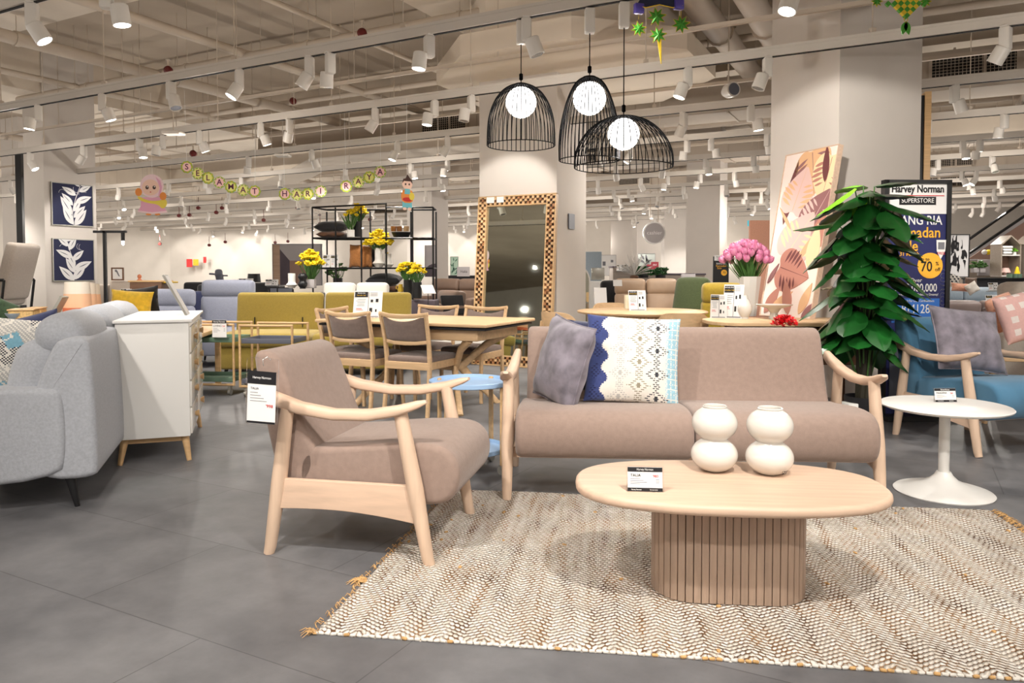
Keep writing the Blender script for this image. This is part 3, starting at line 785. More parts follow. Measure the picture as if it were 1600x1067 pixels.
# ================================================================== WHITE CHEST OF DRAWERS
Pn = Vector((-2.345, 4.37)); dl = D1; dw = D2
cc = Pn+dw*.215+dl*.55
t = thing('chest_of_drawers', 'white chest of drawers on splayed oak legs backed against the grey sofa', 'chest of drawers', (cc.x, cc.y, 0), rz=math.atan2(dw.y, dw.x))
# local x = across (front +x), local y = length
m_ = MB(); m_.rbox((0, 0, .50), (.40, 1.10, .69), .004, 0, seg=1); m_.build('carcass', 'white', t)
m_ = MB(); m_.rbox((.005, 0, .856), (.43, 1.13, .018), .004, 0, seg=1); m_.build('top_panel', 'white', t)
for sy in (-1, 1):
    for sx in (-1, 1):
        m_ = MB(); m_.tube([(sx*.165, sy*.49, .155), (sx*.19, sy*.52, 0)], [.024, .014], 14); m_.build('leg', 'oak2', t)
    m_ = MB(); m_.box((0, sy*.49, .135), (.34, .02, .03)); m_.build('leg_rail', 'oak2', t)
for k in range(4):
    z = .245+k*.165
    for sy in (-1, 1):
        m_ = MB(); m_.rbox((.203, sy*.272, z), (.018, .53, .155), .003, 0, seg=1); dd = m_.build('drawer', 'ceramic', t)
        m_ = MB(); m_.tube([(.21, sy*.272, z), (.235, sy*.272, z)], [.012, .024], 12); m_.build('knob', 'oak2', dd)
s = thing('sign_holder', 'tilted clear sign holder with a silver edge standing on the white chest of drawers', 'sign', aty(276, 462, 5.0)+Vector((0, 0, 0)), rot=(0, R(-27), R(19)))
m_ = MB(); m_.box((0, 0, 0), (.012, .22, .31)); m_.build('sign_panel', 'silver', s); m_ = MB(); m_.box((.008, 0, 0), (.002, .20, .29)); m_.build('card', 'paper', s)
m_ = MB(); m_.box((-.06, 0, -.137), (.14, .22, .004), tilt=('Y', R(27))); m_.build('foot_plate', 'glass', s)
# ================================================================== GREY SOFA (seen from its side)
Q = Vector((-2.035, 3.62)); along_ = D1; out_ = -D2
cs = Q+along_*1.05+out_*.48
t = thing('sofa', 'light grey fabric sofa with high headrests seen from its arm end', 'sofa', (cs.x, cs.y, 0), rz=math.atan2(D2.y, D2.x))
# local: +x = back side, -x = front, y = length (near end negative)
m_ = MB(); m_.rbox((-.03, 0, .27), (.86, 1.78, .24), .04, 1); m_.build('base', 'gray', t)
for s_ in (-1, 1):
    m_ = MB(); m_.prism(smooth_poly([(-.50, .15), (.33, .14), (.36, .30), (.35, .57), (.30, .598), (0, .600), (-.46, .585), (-.52, .54), (-.53, .3)], 2), 0, .20, 'xz', r=.03)
    for i in range(len(m_.v)): m_.v[i] = (m_.v[i][0], m_.v[i][1]+(-1.07 if s_ < 0 else .87), m_.v[i][2])
    m_.build('armrest', 'gray', t, sharp=60)
m_ = MB(); m_.prism(smooth_poly([(.24, .15), (.475, .14), (.495, .20), (.47, .80), (.44, .835), (.36, .835), (.30, .80), (.20, .5), (.18, .3)], 2), -1.05, 1.05, 'xz', r=.03); m_.build('back_panel', 'gray', t, sharp=60)
for k in range(3):
    y = -.66+.66*k
    m_ = MB(); m_.rbox((-.10, y, .44), (.76, .63, .17), .06, 2, puff=(.01, 0, .03)); m_.build('seat_cushion', 'gray', t, sharp=70)
    m_ = MB(); m_.rbox((.22, y, .63), (.22, .63, .38), .09, 3, puff=(.04, 0, .0), tilt=('Y', R(14))); m_.build('back_cushion', 'gray', t, sharp=70)
    m_ = MB(); m_.rbox((.32, y, .835), (.22, .655, .19), .085, 4, puff=(.015, .0, .02), tilt=('Y', R(8))); m_.build('headrest', 'gray', t, sharp=70)
for sx, sy in ((.36, -1.0), (-.42, -1.0), (.36, 1.0), (-.42, 1.0)):
    m_ = MB(); m_.tube([(sx, sy, .16), (sx+.03, sy, 0)], [.026, .012], 12); m_.build('leg', 'black', t)
# patterned cushion and folded blankets on that sofa
M['knitbk'] = fabric('knit_mixed', C(96, 96, 104), .3, 30); M['knitt'] = fabric('knit_teal', C(120, 168, 188), .12)
def patch(i, j, sg):
    a = (i+j*.55)/11.0; b = (j*1.0-i*.45)/11.0
    fa_, fb = a-floor(a), b-floor(b)
    if abs(((i*.9+3*sin(j*.55)) % 14)-7) < .8: return 0
    k = (floor(a)*3+floor(b)*5) % 7
    if k in (0, 3, 5): return 1 if (i+j) % 2 == 0 else 0
    if k == 1: return 2
    return 3 if (i//1+j) % 3 else 0
cushion('square cushion in blue, white and charcoal diamond knit on the grey sofa', aty(14, 560, 3.78), (R(-6), R(8), R(38)), .44, .42, .16, ['knitw', 'knitd', 'knitt', 'knits'], patch, 56, .05, 2, wr=.006)
cushion('navy cushion poking up behind the diamond knit cushion', aty(46, 522, 4.3), (R(10), R(-14), R(30)), .34, .22, .12, ['navy'], seed=8)
# ================================================================== PENDANT LAMPS
def pendant(px, label, prof, gz, gr, ztop):
    """cage profile = [(radius, z)] measured down from the cage top at height ztop"""
    p = trk(px, TC[1]); t = thing('pendant_lamp', label, 'pendant lamp', (p.x, p.y, ztop))
    m_ = MB(); n = 44
    pr = smooth_poly(prof, 2, False)
    for k in range(n):
        a = 2*pi*k/n; m_.tube([(r*cos(a), r*sin(a), z) for r, z in pr], .0034, 4, cap=False)
    m_.lathe([(0, .004), (.045, .0), (.06, -.012), (.055, -.016), (0, -.006)], n=20)
    m_.build('wire_cage', 'wire', t, fix=False)
    m_ = MB(); r, z = pr[-1]; m_.tube([(r*cos(2*pi*k/40), r*sin(2*pi*k/40), z) for k in range(41)], .0035, 6, cap=False); m_.build('rim_ring', 'wire', t)
    m_ = MB(); m_.lathe([(gr*sin(pi*k/16), gz+gr*cos(pi*k/16)) for k in range(17)], n=32); m_.build('glass_globe', 'lamp', t)
    m_ = MB(); m_.tube([(0, 0, gz+gr*.9), (0, 0, 3.0-ztop)], .004, 6); m_.lathe([(.0, .02), (.014, .03), (.014, .07), (0, .08)], n=12); m_.build('cord', 'wire', t)
    m_ = MB(); m_.rbox((0, 0, 2.9-ztop), (.07, .07, .17), .01, 0, seg=2); m_.build('canopy', 'spotw', t)
    l = bpy.data.lights.new('bulb', 'POINT'); l.energy = 10; l.shadow_soft_size = .02; l.color = (1, .96, .9)
    o = bpy.data.objects.new('bulb', l); COL.objects.link(o); o.location = (p.x, p.y, ztop+gz-.02-gr)
    return t
def ztop(px, py): p = trk(px, TC[1]); return aty(px, py, p.y).z
pendant(814, 'black wire pendant lamp with a bell cage, in front of the middle column', [(0, 0), (.07, -.01), (.14, -.05), (.20, -.13), (.238, -.24), (.248, -.34), (.25, -.45)], -.135, .112, ztop(814, 131))
pendant(920, 'black wire pendant lamp with the tallest narrow egg-shaped cage', [(0, 0), (.07, -.012), (.12, -.07), (.165, -.18), (.20, -.32), (.215, -.46), (.212, -.58)], -.15, .115, ztop(920, 120))
pendant(973, 'black wire pendant lamp with the widest, lowest dome cage', [(0, 0), (.10, -.012), (.20, -.06), (.28, -.14), (.325, -.23), (.338, -.30), (.336, -.35)], -.125, .108, ztop(973, 181))
# ================================================================== PICTURES ON THE COLUMN
M['navyp'] = mat('navy_print', C(34, 38, 70), .7); M['whitep'] = mat('white_print', C(228, 226, 226), .7)
def canvas(name, label, loc, rz, w, h, base, frame, th=.03, fw=.012, tilt=0, ry=0):
    t = thing(name, label, 'picture', loc, rot=(tilt, ry, rz))
    m_ = MB()
    for s_ in (-1, 1):
        m_.box((s_*(w/2+fw/2), 0, h/2), (fw, th, h+2*fw)); m_.box((0, 0, h/2+s_*(h/2+fw/2)), (w, th, fw))
    m_.build('frame', frame, t)
    m_ = MB(); m_.box((0, .004, h/2), (w, th*.6, h)); c = m_.build('canvas', base, t)
    return t, c, -th*.3+.002
def clip(pts, w, h):
    return [(max(-w/2, min(w/2, x)), max(0, min(h, y))) for x, y in pts]
def branch_art(c, y0, w, h, seed, m='whitep', flip=1):
    rr = random.Random(seed); m_ = MB()
    stem = [(flip*.02*w, 0), (flip*-.02*w, .3*h), (flip*.05*w, .6*h), (flip*.2*w, .98*h)]
    st = smooth_poly(stem, 2, False)
    o = [(x-.008*w, y) for x, y in st]+[(x+.008*w, y) for x, y in reversed(st)]
    m_.prism(clip(o, w, h), y0-.001, y0, 'xz')
    for k, (f, side, L) in enumerate([(.06, 1, .52), (.10, -1, .50), (.26, 1, .44), (.33, -1, .52), (.42, 1, .40), (.55, -1, .40), (.62, 1, .46), (.74, -1, .40), (.80, 1, .36), (.88, -1, .34), (.96, 1, .30), (.96, -1, .26)]):
        i = min(len(st)-1, int(f*len(st))); x, y = st[i]
        ang = pi/2-side*flip*rr.uniform(.45, 1.25)
        lf = xform(leaf2(L*w, L*w*.38), ang, x+.02*w*side, y)
        m_.cur = 0; m_.prism(clip(lf, w, h), y0-.0015-.0002*k, y0, 'xz'); m_.cur = 1
        sl = xform(leaf2(L*w*.55, L*w*.035), ang, x+.02*w*side+L*w*.28*cos(ang), y+L*w*.28*sin(ang)); m_.prism(clip(sl, w, h), y0-.0018-.0002*k, y0-.001, 'xz')
    m_.cur = 0
    for k in range(4):
        x, y = rr.uniform(-.4, .4)*w, rr.uniform(.75, .95)*h; a = rr.uniform(0, 3)
        pp = [(x+.09*w*cos(a+q*.5), y+.09*w*sin(a+q*.5)) for q in range(6)]
        m_.prism(clip(pp+[(px_*.94+x*.06, py_*.94+y*.06) for px_, py_ in reversed(pp)], w, h), y0-.0025, y0, 'xz')
    m_.build('leaf_motif', [m, 'navyp'], c)
fn = Vector((cos(GA), -sin(GA), 0))       # outward normal of the picture face
for yb, px, lab, sd in ((352, 116, 'navy square picture of white leaves, upper of the two on the white column', 4), (438, 121, 'navy square picture of white leaves, lower of the two on the white column', 9)):
    base = LC+E2v*.50; p = Vector((base.x, base.y, 0))+fn*.03
    p.z = aty(px, yb, p.y).z
    t, c, y0 = canvas('picture', lab, p, -(pi/2-(pi/2-GA))+pi/2-2*GA+0, .76, .76, 'navyp', 'silver', .04, .014)
    t.rotation_euler = (0, 0, math.atan2(E2.y, E2.x))
    branch_art(c, y0, .74, .76, sd, flip=1 if sd == 4 else -1)
# ================================================================== MIRROR LEANING ON THE MIDDLE COLUMN
t = thing('mirror', 'tall mirror in a checkered wooden block frame leaning on the middle column', 'mirror', (0, 0, 0))
bm_ = Vector((CC.x, CC.y, 0))+E1*.50-E2*.24
t.location = bm_; t.rotation_euler = (R(-5), 0, RG)
mw, mh, fw = 1.08, 2.10, .13
m_ = MB(); m_.box((0, .0, mh/2), (mw-2*fw+.02, .02, mh-2*fw+.02)); m_.build('glass', 'mirror', t)
m_ = MB()
for s_ in (-1, 1):
    for e, wd in ((mw/2-.008, .016), (mw/2-fw+.008, .016)): m_.box((s_*e, -.01, mh/2), (wd, .06, mh))
for z, wd in ((.008, .016), (fw-.008, .016), (mh-.008, .016), (mh-fw+.008, .016)): m_.box((0, -.01, z), (mw if z < .05 or z > mh-.05 else mw-2*fw+.03, .06, .016))
m_.build('frame', 'oak2', t)
M['blk1'] = wood('block_light', C(214, 176, 130), .2); M['blk2'] = wood('block_mid', C(160, 112, 72), .25); M['blk3'] = wood('block_dark', C(64, 40, 26), .25)
m_ = MB(); rr = random.Random(5); bs = .0325
def blockat(x, z, i, j):
    k = (i+j) % 2; m_.cur = (0 if rr.random() < .75 else 1) if k else (2 if rr.random() < .7 else 1)
    dpt = .05 if k else .025
    m_.box((x, -.01-(dpt-.04)/2, z), (bs*.96, dpt, bs*.96))
nz_ = int(mh/bs); nx_ = int(mw/bs)
for j in range(nz_):
    z = (j+.5)*mh/nz_
    for i in range(3):
        for s_ in (-1, 1): blockat(s_*(mw/2-.018-bs*(i+.5)), z, i, j)
for i in range(nx_):
    x = -mw/2+(i+.5)*mw/nx_
    if abs(x) > mw/2-fw: continue
    for j in range(3):
        for z in (.018+bs*(j+.5), mh-.018-bs*(j+.5)): blockat(x, z, i, j)
m_.build('wood_block_mosaic', ['blk1', 'blk2', 'blk3'], t)
m_ = MB()
for dx, w_ in ((-.36, .11), (-.22, .10)): m_.box((dx, -.045, mh-.05), (w_, .002, .075))
m_.build('price_label', 'paper', t)
# wooden grille / slot panel on the column side face
p = Vector((CC.x, CC.y, 0))+E2*.42+fn*.012; p.z = aty(890, 346, p.y).z
t = thing('notice_plate', 'small grey notice plate on the side of the middle column', 'sign', p, rz=math.atan2(E2.y, E2.x)); m_ = MB(); m_.box((0, 0, 0), (.18, .012, .19)); m_.build('plate', 'graytray', t)
# ================================================================== DINING SET
TD = R(25); t1 = Vector((-cos(TD), sin(TD), 0)); t2 = Vector((sin(TD), cos(TD), 0)); Kc = Vector((-.20, 5.68, 0))
def dl_(a, b, z=0): p = Kc+t1*a+t2*b; return Vector((p.x, p.y, z))
t = thing('dining_table', 'rectangular oak dining table on crossed curved legs with five chairs round it', 'dining table', dl_(.82, .48), -TD)
m_ = MB(); m_.rbox((0, 0, .735), (1.64, .96, .026), .008, 0, seg=2); m_.build('table_top', 'oak3', t)
m_ = MB(); m_.rbox((0, 0, .705), (1.60, .90, .016), .003, 0, seg=1); m_.build('leaf_slot', 'ink', t)
m_ = MB()
for s_ in (-1, 1): m_.rbox((0, s_*.36, .65), (1.36, .03, .09), .01, 0); m_.rbox((s_*.68, 0, .65), (.03, .75, .09), .01, 0)
m_.build('apron', 'oak3', t)
for sx in (-1, 1):
    for sy in (-1, 1):
        m_ = MB(); m_.sweep([(sx*.30, sy*.04, .33), (sx*.36, sy*.10, .40), (sx*.46, sy*.22, .52), (sx*.60, sy*.33, .62)], [.05]*4, [.07, .06, .06, .08], 14, 3)
        m_.sweep([(sx*.30, sy*.04, .36), (sx*.36, sy*.12, .25), (sx*.46, sy*.26, .10), (sx*.52, sy*.34, 0)], [.05]*4, [.08, .06, .055, .05], 14, 3); m_.build('leg', 'oak3', t)
m_ = MB(); m_.rbox((0, 0, .35), (.62, .08, .07), .02); m_.build('stretcher', 'oak3', t)
def dining_chair():
    """faces +y, back at y=0 side nearest -y"""
    t = thing('dining_chair', 'x', 'chair')
    for s_ in (-1, 1):
        x = s_*.20
        m_ = MB(); m_.sweep([(x*1.02, -.035, 0), (x, .0, .25), (x, .012, .45), (x*1.02, -.01, .62), (x*1.05, -.065, .825)], [.028]*5, [.034, .04, .044, .036, .028], 12, 4, up=(0, 1, 0)); m_.build('leg', 'oak3', t)
        m_ = MB(); m_.sweep([(x*1.05, .445, 0), (x*1.0, .43, .2), (x, .42, .43)], [.028]*3, [.026, .034, .04], 12, 4, up=(0, 1, 0)); m_.build('leg', 'oak3', t)
        m_ = MB(); m_.rbox((x, .21, .405), (.022, .42, .06), .006, 0); m_.build('side_rail', 'oak3', t)
    m_ = MB(); m_.rbox((0, .0, .405), (.40, .024, .06), .005, 0); m_.build('cross_rail', 'oak3', t); m_ = MB(); m_.rbox((0, .425, .405), (.40, .024, .055), .005, 0); m_.build('cross_rail', 'oak3', t)
    m_ = MB(); m_.sweep([(-.225, -.052, .822), (-.12, -.085, .806), (0, -.095, .800), (.12, -.085, .806), (.225, -.052, .822)], [.026]*5, [.03, .036, .036, .036, .03], 12, 4); m_.build('top_rail', 'oak3', t)
    m_ = MB(); m_.sweep([(-.20, .0, .60), (-.1, -.025, .588), (0, -.033, .585), (.1, -.025, .588), (.20, .0, .60)], [.022]*5, [.03]*5, 12, 4); m_.build('lower_rail', 'oak3', t)
    # upholstered back with a scooped handhold under the top rail
    m_ = MB(); vs = []; n = 16; rows = 8
    for sd_ in (-1, 1):
        for i in range(n+1):
            u = -1+2*i/n; zt = .795-.034*max(0, cos(u*pi/2*1.25))**.6 if abs(u) < .8 else .795
            for j in range(rows+1):
                v = j/rows; z = .603+(zt-.603)*v; th = .014*(max(0, 1-u**6)*max(0, 1-(2*v-1)**6))**.5
                yy = -.032*(1-u*u)-.06*((z-.6)/.2)
                vs.append((u*.19, yy+sd_*(th+.002), z))
    fs = []; o = (n+1)*(rows+1)
    for i in range(n):
        for j in range(rows):
            a = i*(rows+1)+j; q_ = (a, a+rows+1, a+rows+2, a+1); fs.append(q_[::-1]); fs.append(tuple(k+o for k in q_))
    for i in range(n):
        for j in (0, rows): a = i*(rows+1)+j; fs.append((a, a+rows+1, a+rows+1+o, a+o))
    m_._add(vs, fs); m_.build('backrest', 'taupe_dark', t, sharp=60)
    m_ = MB(); m_.rbox((0, .225, .45), (.41, .44, .055), .022, 3, puff=(0, 0, .014)); m_.build('seat', 'taupe_dark', t, sharp=70)
    return t
M['taupe_dark'] = M['taupe_dark']
ch = dining_chair(); ft = True
def pchair(a, b, rz, lab):
    global ft
    if ft: ch.location = dl_(a, b); ch.rotation_euler = (0, 0, rz); ch['label'] = lab; ft = False
    else: dup(ch, loc=dl_(a, b), rz=rz, label=lab)
pchair(.68, -.04, -TD, 'dining chair nearer the blue tray table, on the near long side of the oak table')
pchair(1.22, -.04, -TD, 'dining chair behind the taupe armchair, on the near long side of the oak table')
pchair(1.70, .38, -TD-pi/2, 'dining chair at the short end of the oak table by the trolleys')
pchair(.62, 1.16, -TD+pi, 'dining chair across the oak table, nearer the tall mirror')
pchair(1.14, 1.16, -TD+pi, 'dining chair across the oak table, nearer the black shelf')
def board_sign(label, loc, rz, w, h, kind='table', tilt=-14):
    s = thing('sign_board', label, 'sign', loc, rot=(R(tilt), 0, rz))
    m_ = MB(); m_.box((0, .003, h/2), (w, .004, h)); m_.box((0, .04, .002), (w, .08, .004)); m_.build('acrylic_holder', 'paper', s)
    m_ = MB(); m_.box((-w*.24, -.0005, h*.86), (w*.46, .002, h*.2)); hb = m_.build('header_band', 'ink', s)
    text('RIANG RIA', h*.06, (-w*.24, -.003, h*.91), 'paper', hb); text('Ramadan Sale', h*.06, (-w*.24, -.003, h*.83), 'gold', hb)
    m_ = MB(); rr = random.Random(int(w*1000+h*77))
    for k in range(5): m_.box((-w*.24+rr.uniform(-.02, .02)*w, -.0005, h*(.68-.06*k)), (w*rr.uniform(.2, .4), .001, h*.012))
    m_.box((.02*w, -.0005, h*.5), (.004, .001, h*.9))
    for k in range(3): m_.box((w*.2, -.0005, h*(.92-.05*k)), (w*.25, .001, h*.014))
    m_.box((0, -.0005, h*.04), (w*.8, .001, h*.03)); m_.build('fine_print', 'inkg', s)
    m_ = MB()
    m_.rbox((w*.12, -.001, h*.28), (w*.1, .002, h*.16), .004, 0); m_.box((w*.14, -.001, h*.62), (w*.08, .002, h*.1)); m_.box((w*.32, -.001, h*.64), (w*.09, .002, h*.12)); m_.box((w*.3, -.001, h*.26), (w*.05, .002, h*.1)); m_.build('product_picture', 'ink', s)
    m_ = MB(); m_.box((-w*.3, -.0008, h*.33), (w*.2, .001, h*.02)); m_.box((-w*.28, -.0008, h*.28), (w*.26, .001, h*.012)); m_.build('red_print', 'red', s)
    return s
board_sign('large two-panel price board standing on the oak dining table', dl_(1.36, .36, .75), -TD+R(18), .26, .24)
# ================================================================== TRAY TROLLEYS
def trolley(px, Y, rz, traym, lab, w=.53):
    p = atz(px, 606, 0); t = thing('trolley', lab, 'trolley', ((px-800)/F*Y, Y, 0), rz)
    for s_ in (-1, 1):
        m_ = MB(); y = s_*.19
        P = [(-w/2, y, .10), (-w/2+.0, y, .66), (w/2, y, .66), (w/2, y, .10)]
        for a, b in zip(P, P[1:]+P[:1]): m_.tube([a, b], .0115, 10)
        for q_ in P: m_.rbox(q_, (.024, .024, .024), .011, 0, seg=2)
        m_.build('frame', 'oak2', t)
    for z in (.13, .50):
        m_ = MB(); m_.rbox((0, 0, z), (w-.03, .37, .012), .004, 0)
        for s_ in (-1, 1): m_.rbox((0, s_*.185, z+.018), (w-.03, .008, .045), .003, 0); m_.rbox((s_*(w/2-.018), 0, z+.018), (.008, .37, .045), .003, 0)
        m_.build('tray', traym, t)
    for sx in (-1, 1):
        for sy in (-1, 1):
            m_ = MB(); x, y = sx*(w/2-.05), sy*.17; m_.tube([(x-.012, y, .032), (x+.012, y, .032)], .031, 16); m_.box((x, y, .075), (.03, .035, .03)); m_.build('caster', 'silver', t)
    return t
trolley(330, 7.15, R(-6), 'gtray', 'oak-framed trolley with green trays and a hanging price sheet', .62)
trolley(428, 7.0, R(-6), 'graytray', 'oak-framed trolley with slate grey trays behind the taupe armchair', .50)
sign_card('white price sheet hanging on the green tray trolley', aty(343, 527, 6.9), R(-4), .135, .16, 'LIVING', "'99", name='price_sheet', tiltx=0, bars=False)
sign_card('narrow white price sheet hanging behind the drawer knobs', aty(308, 528, 6.85), R(-4), .07, .16, '', "'89", name='price_sheet', tiltx=0, bars=False)
# ================================================================== GENERIC UPHOLSTERY
def lounge(name, label, cat, loc, rz, W, n, cloth, D=.85, bh=.85, sh=.42, arm=.6, aw=.14, legm='black', thick=.16, group=None, head=False, legs=.13, puff=.02):
    t = thing(name, label, cat, loc, rz, group)
    iw = W-2*aw; w1 = iw/n
    m_ = MB(); m_.rbox((0, 0, legs+.09), (W-.04, D-.08, .18), .03, 0); m_.build('base', cloth, t)
    if arm:
        for s_ in (-1, 1): m_ = MB(); m_.rbox((s_*(W/2-aw/2), -.01, (legs+arm)/2), (aw, D-.03, arm-legs), .045, 2, puff=(.008, 0, .01)); m_.build('armrest', cloth, t, sharp=70)
    for k in range(n):
        x = -iw/2+(k+.5)*w1
        m_ = MB(); m_.rbox((x, -.06, sh-.06), (w1-.008, D-.2, .15), .045, 2, puff=(0, .01, puff)); m_.build('seat_cushion', cloth, t, sharp=70)
        z0 = sh-.05; zb = bh-(.20 if head else 0)
        m_ = MB(); m_.rbox((x, D/2-thick*.7, (z0+zb)/2), (w1-.008, thick, zb-z0), .05, 2, puff=(0, puff, .01), tilt=('X', R(-9))); m_.build('backrest', cloth, t, sharp=70)
        if head: m_ = MB(); m_.rbox((x, D/2-thick*.6+.03, bh-.11), (w1-.008, thick*1.05, .22), .055, 2, puff=(0, puff, .01), tilt=('X', R(-6))); m_.build('headrest', cloth, t, sharp=70)
    for sx in (-1, 1):
        for sy in (-1, 1): m_ = MB(); m_.tube([(sx*(W/2-.1), sy*(D/2-.1), legs+.02), (sx*(W/2-.07), sy*(D/2-.07), 0)], [.02, .012], 10); m_.build('leg', legm, t)
    return t
def L(name, label, cat, px, Y, rz, *a, **k): return lounge(name, label, cat, ((px-800)/F*Y, Y, 0), R(rz), *a, **k)
# mustard daybed sofa: two tall back pads with slits
t = thing('sofa', 'mustard yellow sofa with two wide slitted back pads behind the dining table', 'sofa', ((498-800)/F*8.6, 8.6, 0), R(1))
for k in range(2):
    x = -.52+1.04*k
    m_ = MB(); m_.rbox((x, .28, .66), (1.02, .12, .50), .05, 3, puff=(0, .01, 0), tilt=('X', R(-8))); m_.build('backrest', 'mustard', t, sharp=70)
    m_ = MB(); m_.rbox((x, -.05, .40), (1.02, .74, .14), .05, 3, puff=(0, 0, .02)); m_.build('seat', 'mustard', t, sharp=70)
    m_ = MB(); m_.rbox((x, -.02, .20), (1.0, .66, .26), .03, 0); m_.build('skirt', 'mustard', t)
    for q_ in (-.28, .28): m_ = MB(); m_.box((x+q_, .20, .56), (.008, .03, .12)); m_.build('back_slit', 'ink', t)
for sx in (-1, 1):
    for sy in (-.3, .25): m_ = MB(); m_.tube([(sx*.95, sy, .12), (sx*.97, sy, 0)], .02, 8); m_.build('leg', 'black', t)
L('recliner', 'lavender grey high-backed recliner with a separate headrest band beside the mustard sofa', 'armchair', 342, 9.4, 2, .78, 1, 'lav', bh=1.04, aw=.05, arm=.45, head=True)
L('sofa', 'lavender grey sofa behind the yellow ribbed cushion', 'sofa', 235, 9.0, 6, 1.1, 1, 'lav', bh=.93, head=True, arm=.55)
L('armchair', 'dark navy armchair between two lavender grey seats', 'armchair', 295, 11.5, 0, 1.0, 1, 'navy', bh=.84, arm=.6)
L('sofa', 'dark grey-blue armchair at the foot of the black lamp post', 'armchair', 186, 10.2, 0, .5, 1, 'navy', bh=.72, arm=0, aw=.02)
L('sofa', 'tall pale grey booth sofa under the small framed picture', 'sofa', 195, 15, 0, 1.1, 2, 'beige', bh=.98, arm=.9, aw=.08)
L('sofa', 'black leather sofa behind the navy armchair', 'sofa', 318, 14, 0, 1.3, 2, 'blackf', bh=.95, arm=.8)
L('armchair', 'black armchair under the grey sculpture', 'armchair', 338, 12.3, 20, .9, 1, 'blackf', bh=.94, arm=.7)
L('armchair', 'black rounded armchair below the black lampshade', 'armchair', 399, 12, -10, .6, 1, 'blackf', bh=.97, arm=.7, aw=.08)
L('sofa', 'white quilted sofa in front of the black shelf', 'sofa', 549, 9.9, 1, 1.0, 2, 'knitw', bh=1.0, arm=.7, aw=.05, head=False)
L('sofa', 'brown leather recliner sofa seen between shelf and mirror, farther one', 'sofa', 702, 13.5, -30, 1.5, 2, 'brownl', bh=1.02, arm=.7, head=True)
L('recliner', 'brown leather recliner between shelf and mirror, nearer one', 'armchair', 672, 11.4, -60, 1.0, 1, 'brownl', bh=.86, arm=.66, head=True)
L('sofa', 'white padded bench behind the far dining chairs', 'bench', 700, 9.6, 0, 1.3, 2, 'knitw', bh=.52, sh=.42, arm=0, aw=.02)
# yellow + black cushions
cushion('yellow ribbed cushion propped over the grey sofa headrests', aty(205, 474, 7.4), (R(-12), R(4), R(8)), .40, .26, .12, ['gold'], seed=11)
cushion('black cushion behind the yellow ribbed cushion', aty(222, 470, 7.6), (R(-12), R(-8), R(4)), .34, .28, .10, ['blackf'], seed=12)
# ================================================================== LEFT CORNER
t = thing('armchair', 'grey armchair with a black square metal frame beside the picture column', 'armchair', ((-22-800)/F*8.6, 8.6, .40), R(-82))
p_ = thing('display_platform', 'low black platform under the framed grey armchair', 'platform', ((0-800)/F*8.6, 8.6, 0)); m_ = MB(); m_.rbox((0, 0, .2), (1.1, 1.2, .4), .01, 0); m_.build('platform_body', 'black', p_)
m_ = MB(); m_.rbox((0, -.02, .44), (.60, .62, .14), .04, 2, puff=(0, 0, .02)); m_.build('seat', 'lightblue' if False else 'beige', t, sharp=70)
m_ = MB(); m_.rbox((0, .34, .76), (.60, .12, .66), .04, 2, tilt=('X', R(-14))); m_.build('backrest', 'beige', t, sharp=70)
for s_ in (-1, 1):
    m_ = MB(); P = [(s_*.34, -.34, 0), (s_*.34, -.34, .66), (s_*.34, .36, .66), (s_*.34, .28, 0)]
    for a, b in zip(P, P[1:]): m_.tube([a, b], .016, 4)
    m_.build('frame', 'black', t)
for y_ in (-.02, .25): m_ = MB(); m_.box((0, y_, .34), (.68, .04, .03)); m_.build('cross_bar', 'black', t)
cushion('dark green velvet cushion at the left behind the grey sofa', aty(4, 486, 5.6), (R(-10), R(28), R(30)), .17, .17, .09, [fabric('bottle_green', C(40, 60, 36), .3)], seed=13)
t = thing('bowl', 'small pale blue bowl beside the woven boxes', 'bowl', aty(20, 492, 5.4)); m_ = MB(); m_.lathe([(0, -.03), (.02, -.03), (.045, 0), (.05, .012), (.046, .012), (.02, -.02), (0, -.022)], n=24); m_.build('bowl_body', 'lightblue', t)
for k, (px, py, w, lab) in enumerate(((38, 495, .16, 'woven rattan box on the console behind the grey sofa'), (57, 492, .10, 'smaller rattan box nearer the lampshades'))):
    t = thing('rattan_box', lab, 'box', aty(px, py, 5.5+.3*k), R(20)); m_ = MB(); m_.rbox((0, 0, 0), (w, .2, .10), .01, 0); m_.build('box_body', 'rattan', t); m_ = MB(); m_.rbox((0, 0, .055), (w+.01, .21, .012), .004, 0); m_.build('rim', 'oak2', t)
t = thing('console_table', 'oak console table running behind the grey sofa', 'table', (-3.95, 5.75, 0), R(12)); m_ = MB(); m_.rbox((0, 0, .80), (1.5, .36, .04), .008, 0); m_.build('table_top', 'oak2', t)
for sx in (-1, 1):
    for sy in (-1, 1): m_ = MB(); m_.box((sx*.7, sy*.14, .39), (.05, .05, .78)); m_.build('leg', 'oak2', t)
shade = mat('striped_shade', C(205, 190, 175), .8)
def shade_mat():
    nt = shade.node_tree; N = nt.nodes; Lk = nt.links; tc = N.new('ShaderNodeTexCoord'); sp = N.new('ShaderNodeSeparateXYZ'); r = N.new('ShaderNodeValToRGB'); mr = N.new('ShaderNodeMapRange')
    mr.inputs[1].default_value = -.13; mr.inputs[2].default_value = .13
    Lk.new(tc.outputs['Object'], sp.inputs[0]); Lk.new(sp.outputs[2], mr.inputs[0]); Lk.new(mr.outputs[0], r.inputs[0]); r.color_ramp.interpolation = 'CONSTANT'
    e = r.color_ramp.elements; e[0].position = 0; e[0].color = C(196, 104, 72); e[1].position = .18; e[1].color = C(222, 176, 142); k = e.new(.6); k.color = C(214, 204, 190)
    Lk.new(r.outputs[0], N['Principled BSDF'].inputs['Base Color'])
shade_mat()
